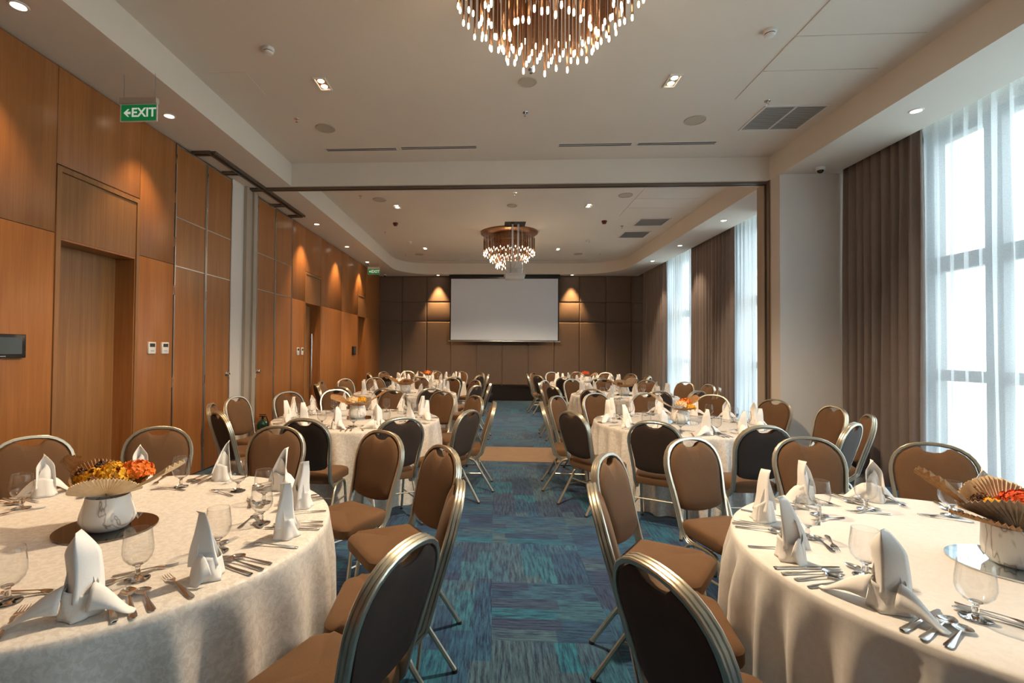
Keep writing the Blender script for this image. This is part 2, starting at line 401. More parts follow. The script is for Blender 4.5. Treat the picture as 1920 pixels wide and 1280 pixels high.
# ---- folding storage doors either side of the partition post
def folding(idx, leaves, zs, knob_y, label):
    d = empty('door_%d' % idx); tag(d, label, 'door', kind='structure')
    for j, (a, b) in enumerate(leaves):
        e = MB()
        for yy in (a, b): e.box(XL-.02, XL+.008, yy-.014 if yy == b else yy, yy if yy == b else yy+.014, 0, 3.875)
        e.box(XL-.02, XL+.004, a+.014, b-.014, 3.86, 3.875)
        for z in zs[1:-1]: e.box(XL-.02, XL+.003, a+.014, b-.014, z-.006, z+.006)
        obj('leaf_edging', e, 'alu', d)
        for z0, z1 in zip(zs, zs[1:]): box('leaf_panel', (XL-.02, XL, a+.015, b-.015, z0+.007, z1-.007), 'wood', d)
        for z in (.35, 1.15, 2.2, 2.75, 3.25, 3.7):
            box('hinge', (XL, XL+.012, a-.006, a+.006, z-.055, z+.055), 'chrome', d)
    k = MB().lathe([(0, .05), (.02, .048), (.027, .035), (.02, .02), (.01, .012), (.01, 0), (.03, .002), (.03, 0)], 16)
    me = k.mesh('door_knob'); me.transform(Matrix.Rotation(PI/2, 4, 'Y'))
    obj('door_knob', me, 'chrome', d, (XL, knob_y, 1.19))
folding(4, [(5.345, 5.945), (5.955, 6.54)], (.01, 2.48, 3.04, 3.87), 6.47, 'pair of full-height wooden folding leaves with aluminium edges left of the post')
folding(5, [(7.28, 7.90), (7.91, 8.59)], (.01, 2.46, 3.02, 3.87), 7.35, 'pair of full-height wooden folding leaves with aluminium edges beyond the post')
struct('trim_2', MB().box(XL-.02, XL+.004, 6.55, 6.86, 0, ZS), 'wall_paint', 'white painted wall strip between folding leaves and the brown post', 'trim')
struct('trim_3', MB().box(XL-.02, XL+.004, 7.17, 7.27, 0, ZS), 'wall_paint', 'narrow white wall strip beyond the brown post', 'trim')
post = MB().box(XL-.02, XL+.05, 6.86, 6.95, 0, ZS).box(XL-.02, XL+.05, 7.08, 7.17, 0, ZS).box(XL-.02, XL+.02, 6.95, 7.08, 0, ZS)
struct('trim_4', post, 'jamb', 'brown channelled post of the folding partition on the left wall', 'trim')
struct('baseboard_left', MB().box(XL, XL+.012, 10.1, 12.86, 0, .1).box(XL, XL+.012, 4.8, 5.33, 0, .1).box(XL, XL+.012, -3.2, 3.83, 0, .1).box(XL, XL+.012, 13.7, 15.39, 0, .1), 'alu', 'low metal skirting along the wooden wall', 'trim')

# ---- ceiling tracks of the partition
tk = tag(empty('partition_track'), 'bronze ceiling track crossing the room with side loop by the folding leaves', 'track')
def track(name, x0, x1, y0, y1):
    mb = MB()
    if x1-x0 > y1-y0:
        mb.box(x0, x1, y0, y0+.03, ZS-.03, ZS).box(x0, x1, y1-.03, y1, ZS-.03, ZS).box(x0, x1, y0+.03, y1-.03, ZS-.006, ZS)
    else:
        mb.box(x0, x0+.03, y0, y1, ZS-.03, ZS).box(x1-.03, x1, y0, y1, ZS-.03, ZS).box(x0+.03, x1-.03, y0, y1, ZS-.006, ZS)
    obj(name, mb, 'track', tk)
track('main_track', -3.60, 3.75, 6.93, 7.03); track('side_track', -3.44, -3.34, 5.62, 8.42)
for y in (5.60, 6.26, 7.72, 8.36): track('branch_track', XL+.01, -3.40, y, y+.1)

# ---- far wall with upholstered pads and dark plinth
fw = struct('wall_back', MB().box(-4.0, 5.6, 15.46, 15.7, 0, 4.1), 'brown_metal', 'far wall covered with square and tall taupe upholstered pads')
xs = [-3.70, -2.93, -2.14, -1.36, -.55, .26, 1.07, 1.87, 2.67, 3.47, 4.26, 5.0]
def pad(x0, x1, z0, z1):
    g, r, t = .004, .018, .035; N = 10
    def fn(u, v):
        x = x0+g+(x1-x0-2*g)*u; z = z0+g+(z1-z0-2*g)*v
        d = min(x-x0-g, x1-g-x, z-z0-g, z1-g-z)
        return (x, 15.46-t*(1-max(0, 1-d/r)**2), z)
    def remap(k): return [0, .25, .6, 1][k] if False else k
    us = [0, .008, .02, .045, .5, .955, .98, .992, 1]
    vs = [(fn(a, b)) for b in us for a in us]; n = len(us)
    fs = [(j*n+i, j*n+i+1, (j+1)*n+i+1, (j+1)*n+i) for j in range(n-1) for i in range(n-1)]
    obj('wall_pad', MB().add(vs, fs, True), 'wall_pad', fw)
for a, b in zip(xs, xs[1:]):
    for z0, z1 in ((.46, 2.455), (2.455, 3.067), (3.067, 3.89)): pad(a, b, z0, z1)
struct('baseboard_back', MB().box(-3.64, 5.0, 15.30, 15.46, 0, .42).box(-3.64, 5.0, 15.26, 15.46, .42, .46).box(-3.64, 5, 15.22, 15.30, 0, .07), 'black_gloss', 'dark glossy plinth running under the padded far wall', 'trim')
struct('wall_front', MB().box(-4.2, 5.6, -3.3, -3.2, 0, 4.3), 'wall_paint', 'plain wall behind the camera')

# ---- right side: column, jamb, window wall
colm = MB().box(3.75, 4.95, 6.65, 6.86, 0, ZS)
struct('wall_right', MB().box(5.0, 5.3, -3.2, -1.2, 0, 4.1).box(5.0, 5.3, 5.95, 8.3, 0, 4.1).box(5.0, 5.3, 9.98, 11.9, 0, 4.1).box(5.0, 5.3, 13.75, 15.6, 0, 4.1).box(5, 5.3, -3.2, 15.6, 4.0, 4.1), 'wall_paint', 'window wall on the right, behind the curtains')
struct('trim_5', colm, 'wall_paint', 'pale painted column standing between the near drape and the partition jamb', 'column')
jb = MB().box(3.745, 4.6, 6.86, 6.93, 0, ZS).box(3.78, 4.6, 6.93, 7.02, 0, ZS).box(3.745, 4.6, 7.02, 7.2, 0, ZS)
struct('trim_6', jb, 'jamb', 'beige partition jamb with dark slot beyond the column', 'trim')
obj('jamb_slot', MB().box(3.76, 3.785, 6.93, 7.02, 0, ZS), 'track_dark', bpy.data.objects['trim_6'])
obj('jamb_edge', MB().box(3.735, 3.75, 6.875, 6.93, 0, ZS), 'brown_metal', bpy.data.objects['trim_6'])
for i, (y0, y1, vb) in enumerate(((-1.2, 5.95, (-.3, .6, 1.5, 2.4, 3.3, 4.25, 5.2)), (8.3, 9.98, (9.1,)), (11.9, 13.75, (12.8,)))):
    w = empty('window_%d' % (i+1)); tag(w, ('tall bright window with dark crossbars behind the near sheer curtain', 'tall bright window just beyond the partition jamb', 'tall bright window near the far wall')[i], 'window', kind='structure')
    fr = MB().box(5.0, 5.12, y0, y0+.1, 0, 4.0).box(5.0, 5.12, y1-.1, y1, 0, 4.0)
    for z, t in ((.06, .12), (1.31, .12), (2.55, .17), (3.97, .1)): fr.box(5.0, 5.10, y0+.1, y1-.1, z-t/2, z+t/2)
    for v in vb: fr.box(5.005, 5.11, v-.09, v+.09, .1, 3.95)
    obj('window_frame', fr, 'frame_grey', w)
    edges = [y0]+list(vb)+[y1]
    for a, b in zip(edges, edges[1:]):
        for z0, z1 in ((.1, 1.25), (1.37, 2.47), (2.63, 3.92)): box('window_pane', (5.05, 5.058, a+.05, b-.05, z0, z1), 'pane', w)
struct('baseboard_right', MB().box(3.74, 4.44, 6.62, 6.65, 0, .1), 'wall_paint', 'low painted skirting at the foot of the column', 'trim')

# ---- curtains
def curtain(y0, y1, x, z1, amp, folds, seed, topf=.55, pinch=0, bulge=0, z0=.02):
    rnd = random.Random(seed); n = max(8, int(folds*9)); ph = [rnd.uniform(-.6, .6) for _ in range(int(folds)+3)]; am = [rnd.uniform(.55, 1.25) for _ in range(int(folds)+3)]
    def fn(u, v):
        k = u*folds; i = int(k); fr = k-i
        a = am[i]*(1-fr)+am[min(i+1, len(am)-1)]*fr; p = ph[i]*(1-fr)+ph[min(i+1, len(ph)-1)]*fr
        w = math.sin(2*PI*k+p+.25*math.sin(3*v+i)); w = math.copysign(abs(w)**.75, w)
        h = topf+(1-topf)*(1-v)
        xx = x+amp*a*w*h+bulge*math.sin(PI*v)*(.3+.7*math.sin(PI*u))
        m = (y0+y1)/2; sp = 1-pinch*math.sin(PI*min(1, max(0, v)))**2
        return (xx, m+(y0+(y1-y0)*u-m)*sp+.012*math.sin(5*v+7*k), z0+(z1-z0)*v)
    return MB().grid(fn, n, 14)
dr = [
 (5.47, 6.62, 4.54, .065, 9, 'thick taupe drape hanging between the near sheer curtain and the column'),
 (7.35, 8.46, 4.50, .07, 9, 'dark drape edge just beyond the partition jamb'),
 (9.52, 11.5, 4.53, .055, 13, 'wide beige-brown drape hanging between the two far windows'),
 (13.15, 14.95, 4.5, .08, 12, 'bunched taupe drape beside the padded far wall')]
for i, (a, b, x, am, nf, lab) in enumerate(dr):
    tag(obj('drape', curtain(a, b, x, 4.06, am, nf, i+3), 'drape', solid=.004), lab, 'curtain')
for i, (a, b, nf, lab) in enumerate(((-1.4, 5.62, 46, 'white sheer curtain over the near tall window'), (8.0, 9.85, 13, 'white sheer curtain over the window beyond the jamb'), (11.3, 13.6, 16, 'white sheer curtain over the far window'))):
    tag(obj('sheer_curtain', curtain(a, b, 4.70, 4.07, .045, nf, i+21, .8), 'sheer'), lab, 'curtain')

# ================================================================== CEILING FIXTURES
disc_me = MB().lathe([(0, -.004), (.043, -.004)], 20).mesh('lamp_lens')
trim_me = MB().lathe([(.043, -.002), (.046, -.008), (.058, -.006), (.062, 0)], 24).mesh('lamp_trim')
DL = [(-3.30, 1.2), (-3.30, 3.15), (-3.31, 4.74), (-3.35, 9.0), (-3.38, 11.0), (-3.42, 12.95), (4.07, 4.95), (4.07, 2.9), (4.08, 8.95), (4.09, 11.03), (4.09, 12.9), (-1.76, 15.24), (2.40, 15.22)]
DLN = ['over the wooden wall, behind the camera line', 'over the wooden wall, nearest in view at the top left', 'over the wooden wall beside the near exit sign', 'over the wooden wall just past the partition track', 'over the wooden wall, middle of the far room', 'over the wooden wall by the far exit sign',
       'by the near sheer curtain', 'over the near window, closest to the camera', 'by the far room window next to the jamb', 'by the wide beige drape', 'by the bunched drape near the far wall', 'above the padded wall left of the screen', 'above the padded wall right of the screen']
for i, ((x, y), d) in enumerate(zip(DL, DLN)):
    r = tag(empty('downlight', (x, y, ZS)), 'small round recessed downlight '+d, 'light', 'round recessed downlights in the soffit')
    obj('lamp_lens', disc_me, 'lamp_disc', r); obj('lamp_trim', trim_me, 'white', r)
    e = SPOT_W*(11 if y > 15 else 3.6 if x < 0 and y > 8 else 2.0 if x < 0 else 2.6 if y > 8 else .7)
    l = add_light('spot_lamp', 'SPOT', (0, 0, -.02), e, (1, .58, .24) if y > 15 else WARM if x < 3.9 else (1, .78, .55), r, spot_size=math.radians(76 if y < 15 else 58), spot_blend=.7, shadow_soft_size=.03)
SQ = [(-1.75, 4.81, 'over the left tables, in the near coffer'), (1.75, 4.91, 'over the right tables, in the near coffer'), 
      (-1.83, 9.03, 'left of the far chandelier, just past the beam'), (1.73, 9.08, 'right of the far chandelier, just past the beam'), (-1.83, 12.78, 'left, at the far end of the coffer'), (1.67, 12.95, 'right, at the far end of the coffer')]
for x, y, d in SQ:
    r = tag(empty('square_downlight', (x, y, ZC)), 'rectangular twin-lamp ceiling light '+d, 'light', 'twin-lamp square downlights in the coffers')
    f = MB(); w, h = .062, .115
    f.box(-w, w, -h, -h+.012, -.012, 0).box(-w, w, h-.012, h, -.012, 0).box(-w, -w+.012, -h+.012, h-.012, -.012, 0).box(w-.012, w, -h+.012, h-.012, -.012, 0)
    obj('lamp_trim', f, 'white', r); obj('reflector', MB().box(-w+.012, w-.012, -h+.012, h-.012, -.003, 0), 'reflector', r)
    for s in (-1, 1):
        obj('lamp_bulb', MB().lathe([(0, -.012), (.02, -.011), (.032, -.006), (.036, 0)], 14, (0, s*.05, 0)), 'lamp_disc', r)
    add_light('square_lamp', 'SPOT', (0, 0, -.03), SQUARE_W, WARM, r, spot_size=math.radians(100), spot_blend=.8, shadow_soft_size=.04)

def ceil_disc(name, x, y, r, z, mat, label, cat, grp):
    inst(name, label, cat, grp, (x, y, z), MB().lathe([(0, -.006), (r*.92, -.006), (r*.94, -.012), (r, -.008), (r, 0)], 28).mesh(name), mat)
for x, y, d in ((.317, 4.866, 'under the near chandelier'), (-2.065, 5.79, 'left of the near linear slots'), (2.307, 5.765, 'near the square vent, right of the slots'), (-2.06, 8.6, 'left, just past the beam'), (2.24, 8.5, 'right, just past the beam'), (.318, 9.04, 'before the far chandelier'), (-2.1, 13.6, 'at the far left of the coffer'), (2.3, 13.6, 'at the far right of the coffer')):
    ceil_disc('ceiling_speaker', x, y, .095 if abs(x) < 1 else .12, ZC, 'speaker', 'round beige ceiling speaker '+d, 'speaker', 'round ceiling speakers')
spk = MB().lathe([(0, -.002), (.03, -.004), (.032, 0)], 14).tube([(0, 0, -.004), (0, 0, -.035)], .006, 6).lathe([(0, -.034), (.014, -.036), (.016, -.04), (0, -.042)], 10).mesh('sprinkler')
for x, y, d in ((.337, 4.65, 'against the near chandelier'), (.336, 5.5, 'on the room axis before the slots'), (-2.32, 5.54, 'left of the near room'), (2.9, 5.36, 'beside the square vent'), (-2.35, 8.39, 'left, just past the beam'), (.345, 8.30, 'on the room axis past the beam'), (2.72, 10.6, 'by the far vents'), (-2.5, 11.0, 'left of the far chandelier'), (2.9, 13.6, 'at the far right corner'), (-2.5, 13.6, 'at the far left corner')):
    inst('sprinkler', 'small chrome ceiling sprinkler head '+d, 'sprinkler', 'ceiling sprinkler heads', (x, y, ZC), spk, 'chrome')
for x, y, z, d in ((-2.037, 4.22, ZC, 'left of the near chandelier'), (2.282, 4.18, ZC, 'right of the near chandelier, by the panels'), (-2.1, 12.0, ZC, 'at the left of the far room'), (2.27, 12.04, ZC, 'at the right of the far room')):
    s = tag(empty('smoke_detector', (x, y, z)), 'white dome smoke detector '+d, 'detector', 'smoke detectors')
    obj('detector_body', MB().lathe([(.052, 0), (.052, -.02), (.042, -.026), (.040, -.034), (.044, -.036), (.036, -.05), (.012, -.056), (0, -.056)], 24), 'white', s)
    obj('sensor_slot', MB().lathe([(.0415, -.0265), (.0415, -.0335)], 24), 'black', s)
for x, y, d in ((-2.1, 10.22, 'left of the far chandelier'), (2.25, 10.17, 'right of the far chandelier')):
    inst('fire_alarm', 'dark red ceiling fire alarm '+d, 'alarm', 'red fire alarms', (x, y, ZC), MB().lathe([(.055, 0), (.058, -.015), (.04, -.05), (.036, -.062), (0, -.064)], 16).mesh('fire_alarm'), 'red')
# return-air grilles
def grille(x0, x1, y0, y1, label, split):
    g = tag(empty('vent_grille', ((x0+x1)/2, (y0+y1)/2, ZC)), label, 'vent', 'square ceiling vents'); w, h = (x1-x0)/2, (y1-y0)/2
    f = MB().box(-w, w, -h, -h+.02, -.012, 0).box(-w, w, h-.02, h, -.012, 0).box(-w, -w+.02, -h+.02, h-.02, -.012, 0).box(w-.02, w, -h+.02, h-.02, -.012, 0)
    if split: f.box(-.01, .01, -h+.02, h-.02, -.012, 0)
    obj('grille_frame', f, 'white', g); obj('grille_back', MB().box(-w+.02, w-.02, -h+.02, h-.02, -.002, 0), 'track_dark', g)
    n = 18
    sl = MB().add([(-w+.02, 0, -.009), (w-.02, 0, -.009), (w-.02, .026, -.006), (-w+.02, .026, -.006), (-w+.02, 0, -.0105), (w-.02, 0, -.0105), (w-.02, .026, -.0075), (-w+.02, .026, -.0075)], [(0, 1, 2, 3), (7, 6, 5, 4), (0, 4, 5, 1), (2, 6, 7, 3)]).mesh('slat')
    for k in range(n): obj('slat', sl, 'grille', g, (0, -h+.025+(2*h-.05)*k/n, 0))
grille(2.93, 3.61, 5.45, 6.05, 'square louvred vent in the near coffer beside the window soffit', True)
grille(2.93, 3.54, 9.99, 10.57, 'square louvred vent in the far coffer, nearer one', False)
grille(2.90, 3.49, 11.06, 11.68, 'square louvred vent in the far coffer, farther one', False)
def slot(x0, x1, y, label):
    g = tag(empty('linear_vent', ((x0+x1)/2, y, ZC)), label, 'vent', 'linear slot vents'); w = (x1-x0)/2
    f = MB().box(-w, w, -.046, -.038, -.006, 0).box(-w, w, .038, .046, -.006, 0).box(-w, w, -.005, .005, -.006, 0).box(-w, -w+.02, -.03, .03, -.006, 0).box(w-.02, w, -.03, .03, -.006, 0)
    obj('slot_frame', f, 'white', g); obj('slot_gap', MB().box(-w+.02, w-.02, -.038, .038, -.0025, 0), 'dark', g)
slot(-2.29, -1.30, 6.43, 'long linear slot vent, leftmost of the four near ones'); slot(-1.27, -.23, 6.41, 'long linear slot vent, second from the left of the near ones')
slot(.81, 1.78, 6.40, 'long linear slot vent, third from the left of the near ones'); slot(1.82, 2.84, 6.40, 'long linear slot vent, rightmost of the four near ones')
slot(-2.2, -1.0, 14.5, 'thin linear slot vent at the far end of the coffer, left'); slot(-.9, .2, 14.5, 'thin linear slot vent at the far end, behind the chandelier'); slot(.7, 2.8, 14.5, 'thin linear slot vent at the far end of the coffer, right')
# dome cameras
for x, y, z, d in ((4.12, 6.42, ZS, 'by the pale column and near drape'), (-3.42, 15.1, ZS, 'in the far left corner')):
    c = tag(empty('security_camera', (x, y, z)), 'white ceiling camera with dark dome '+d, 'camera', 'dome cameras')
    obj('camera_body', MB().lathe([(.05, 0), (.052, -.03), (.045, -.04), (0, -.04)], 24), 'white', c)
    obj('camera_dome', MB().lathe([(.036, -.04), (.034, -.055), (.02, -.072), (0, -.078)], 20), 'black', c)

# exit signs
def text_mesh(body, size, depth):
    cu = bpy.data.curves.new('exit_text', 'FONT'); cu.body = body; cu.size = size; cu.extrude = depth; cu.align_x = 'CENTER'; cu.align_y = 'CENTER'; cu.offset = .0022*size/.1
    o = bpy.data.objects.new('t', cu); COL.objects.link(o); dg = bpy.context.evaluated_depsgraph_get(); dg.update()
    me = bpy.data.meshes.new_from_object(o.evaluated_get(dg)); bpy.data.objects.remove(o)
    me.transform(Matrix.Rotation(PI/2, 4, 'X')); return me
def exit_sign(x, y, z, label, sc=1.0):
    s = tag(empty('exit_sign', (x, y, z)), label, 'exit sign', 'hanging exit signs'); s.scale = (sc,)*3
    obj('sign_board', MB().box(-.158, .158, -.004, .004, -.072, .072), 'green_sign', s)
    obj('sign_border', MB().box(-.165, .165, -.006, .006, .070, .076).box(-.165, .165, -.006, .006, -.076, -.070).box(-.165, -.158, -.006, .006, -.07, .07).box(.158, .165, -.006, .006, -.07, .07), 'white', s)
    t = text_mesh('EXIT', .108, .001); obj('sign_letters', t, 'sign_letter', s, (.045, -.0055, 0)); t.transform(Matrix.Scale(1.0, 4))
    obj('sign_arrow', MB().prism([(-.135, 0), (-.098, .033), (-.084, .033), (-.104, .010), (-.072, .010), (-.072, -.010), (-.104, -.010), (-.084, -.033), (-.098, -.033)], -.0065, -.0045, 'y'), 'sign_letter', s)
    obj('sign_housing', MB().box(-.165, .165, -.02, .02, .078, .125), 'speaker', s)
    top = (ZS-z)/sc
    for q in (-.14, .14): obj('hanging_chain', MB().tube([(q, 0, .12), (q+.004, 0, (top+.12)/2), (q, 0, top)], .003, 6), 'alu', s)
exit_sign(-3.065, 4.0, 3.56, 'green hanging EXIT sign with left arrow over the near door')
exit_sign(-3.30, 13.2, 3.68, 'green hanging EXIT sign with left arrow at the far end', 1.0)

# wall devices
def wall_device(name, y, z, w, h, label, grp=None):
    s = tag(empty(name, (XL, y, z)), label, 'thermostat', grp)
    box('device_body', (0, .02, -w/2, w/2, -h/2, h/2), 'white', s, bevel=.003); box('device_screen', (.0195, .0215, -w*.36, w*.36, h*.08, h*.38), 'lcd', s)
    box('device_button', (.0195, .021, -w*.25, w*.25, -h*.28, -h*.22), 'alu', s)
wall_device('thermostat', 4.99, 1.54, .11, .125, 'white wall thermostat with dark screen beside the near door, left of its pair', 'wall thermostats')
wall_device('thermostat', 5.20, 1.54, .11, .125, 'white wall thermostat with dark screen beside the folding leaves, right of its pair', 'wall thermostats')
wall_device('thermostat', 8.88, 1.50, .10, .14, 'white wall thermostat left of the middle door, left of its pair', 'wall thermostats')
wall_device('thermostat', 9.08, 1.50, .10, .14, 'white wall thermostat left of the middle door, right of its pair', 'wall thermostats')
s = tag(empty('wall_tablet', (XL, 3.37, 1.545)), 'black wall-mounted touch panel on the wood wall at the left edge', 'screen')
box('tablet_body', (0, .035, -.2, .2, -.09, .09), 'black', s, bevel=.006); box('tablet_screen', (.034, .0365, -.165, .165, -.06, .065), 'lcd', s); box('tablet_badge', (.034, .037, .0, .04, -.08, -.074), 'alu', s)
s = tag(empty('card_box', (XL, 12.48, 1.51)), 'small black box on the wood wall near the far door', 'box'); box('box_body', (0, .05, -.11, .11, -.11, .11), 'black', s, bevel=.004); box('box_face', (.0495, .052, -.08, .08, -.07, .08), 'lcd', s)

# fire extinguisher
fx = tag(empty('fire_extinguisher', (-3.48, 7.22, 0)), 'green fire extinguisher with white label standing by the white wall strip', 'extinguisher')
obj('cylinder', MB().lathe([(0, 0), (.075, 0), (.08, .012), (.08, .40), (.072, .435), (.04, .465), (.025, .475), (0, .476)], 24), 'green_steel', fx)
obj('label_band', MB().lathe([(.0808, .12), (.0808, .33)], 24), 'white', fx)
obj('valve', MB().tube([(0, 0, .47), (0, 0, .52)], .016, 10).box(-.05, .06, -.009, .009, .515, .527).box(-.05, .05, -.008, .008, .54, .55), 'black', fx)
obj('hose', MB().tube([(.02, -.02, .51), (.07, -.04, .53), (.1, -.03, .45), (.095, -.01, .3), (.09, 0, .2)], .009, 8), 'hose', fx)

# projection screen
sc = tag(empty('projection_screen', (.32, 15.16, 0)), 'large white projection screen pulled down on the far wall', 'screen')
box('screen_case', (-1.72, 1.70, -.03, .07, 3.77, 3.895), 'black', sc, bevel=.004)
box('screen_fabric', (-1.66, 1.64, -.003, 0, 1.87, 3.77), 'screen', sc)
box('screen_border', (-1.695, 1.675, .0005, .004, 1.85, 3.77), 'black', sc)
box('bottom_bar', (-1.74, 1.72, -.015, .015, 1.82, 1.85), 'alu', sc, bevel=.003)
# dark case on the floor by the plinth
bx = tag(empty('equipment_case', (-.32, 14.75, 0)), 'low black equipment case on the carpet below the far wall', 'case')
box('case_body', (-.3, .3, -.17, .17, .03, .27), 'black', bx, bevel=.01)
obj('case_handle', MB().tube([(-.1, 0, .27), (-.09, 0, .3), (.09, 0, .3), (.1, 0, .27)], .008, 8), 'black', bx)
for x in (-.25, .25):
    for y in (-.13, .13): obj('caster', MB().lathe([(0, 0), (.015, 0), (.018, .016), (.015, .032), (0, .032)], 12, (x, y, 0)), 'rubber', bx)

# projector on lift
pj = tag(empty('projector_mount', (.43, 10.38, 0)), 'white ceiling projector on twin poles with wire cage, before the far chandelier', 'projector')
box('ceiling_hatch', (-.22, .22, -.2, .17, ZC-.003, ZC+.001), 'dark', pj)
for x in (-.05, .07): obj('pole', MB().box(x-.02, x+.02, -.02, .02, 3.12, ZC), 'white', pj)
for x in (-.11, -.08, .15): obj('cable', MB().tube([(x, .0, ZC), (x+.008, .01, 3.9), (x-.006, 0, 3.6), (x, 0, 3.2)], .005, 6), 'black' if x == -.08 else 'alu', pj)
cg = MB(); wx, wy, za, zb = .18, .14, 3.16, 3.46
for x in (-wx, wx):
    for y in (-wy, wy): cg.box(x-.006, x+.006, y-.006, y+.006, za, zb)
for z in (za, 3.27, zb):
    for y in (-wy, wy): cg.box(-wx, wx, y-.005, y+.005, z-.005, z+.005)
    for x in (-wx, wx): cg.box(x-.005, x+.005, -wy, wy, z-.005, z+.005)
cg.tube([(-.12, -wy, za), (0, -wy, 3.33), (.05, -wy, zb)], .006, 6)
obj('wire_cage', cg, 'alu', pj)
box('cage_back', (-.17, .17, wy-.01, wy, za, zb), 'white', pj)
box('projector_body', (-.2, .2, -.17, .17, 3.05, 3.14), 'white', pj, bevel=.008); box('projector_tray', (-.225, .225, -.19, .19, 3.135, 3.16), 'white', pj)
obj('projector_lens', MB().tube([(0, .17, 3.095), (0, .2, 3.095)], .03, 14), 'black', pj)

# ================================================================== CHANDELIERS
RINGS = [(.575, 44, 3.74), (.53, 40, 3.80), (.43, 34, 3.60), (.385, 30, 3.66), (.295, 24, 3.46), (.25, 20, 3.52)]
rod_mes = {}
bulb_me = MB().lathe([(0, -.042), (.005, -.039), (.0075, -.03), (.0075, -.012), (.005, 0)], 8).mesh('glass_bulb')
cap_me = MB().lathe([(.007, 0), (.007, .02), (.0035, .024), (.0035, .03)], 8)
def chandelier(x, y, label):
    c = tag(empty('chandelier', (x, y, 0)), label, 'chandelier', 'round tiered chandeliers')
    obj('ceiling_plate', MB().lathe([(0, ZC-.06), (.3, ZC-.06), (.60, ZC-.055), (.645, ZC-.03), (.645, ZC)], 64), 'bronze', c)
    obj('inner_ring', MB().lathe([(.34, ZC-.06), (.34, ZC-.2), (.355, ZC-.2), (.355, ZC-.06)], 48), 'bronze', c)
    rnd = random.Random(3)
    for ri, (r, n, z) in enumerate(RINGS):
        for k in range(n):
            a = 2*PI*(k+.5*(ri % 2))/n; dz = .03 if k % 2 else -.0
            zz = round(z+dz, 3); zt = ZC-.058
            if zz not in rod_mes:
                L = zt-zz
                rod_mes[zz] = MB().tube([(0, 0, .0), (0, 0, L*.74)], .0075, 6).tube([(0, 0, L*.74), (0, 0, L*.79)], .0075, 6, r2=.002).tube([(0, 0, L*.79), (0, 0, L)], .0015, 4).mesh('rod')
            p = (r*math.cos(a), r*math.sin(a), zz)
            obj('rod', rod_mes[zz], 'rod', c, p); obj('glass_bulb', bulb_me, 'bulb', c, p)
    for z, e, rr in ((3.6, 1.0, .22),):
        add_light('chandelier_glow', 'POINT', (0, 0, 3.36), CHAND_W, (1, .74, .47), c, shadow_soft_size=.12)
        add_light('chandelier_down', 'SPOT', (0, 0, 3.40), CHAND_DOWN_W, (1, .76, .50), c, shadow_soft_size=.06, spot_size=math.radians(158), spot_blend=.35)
chandelier(.335, 3.05, 'large round tiered chandelier of bronze rods and glowing tips, near room')
chandelier(.33, 11.12, 'round tiered chandelier of bronze rods and glowing tips, far room behind the projector')

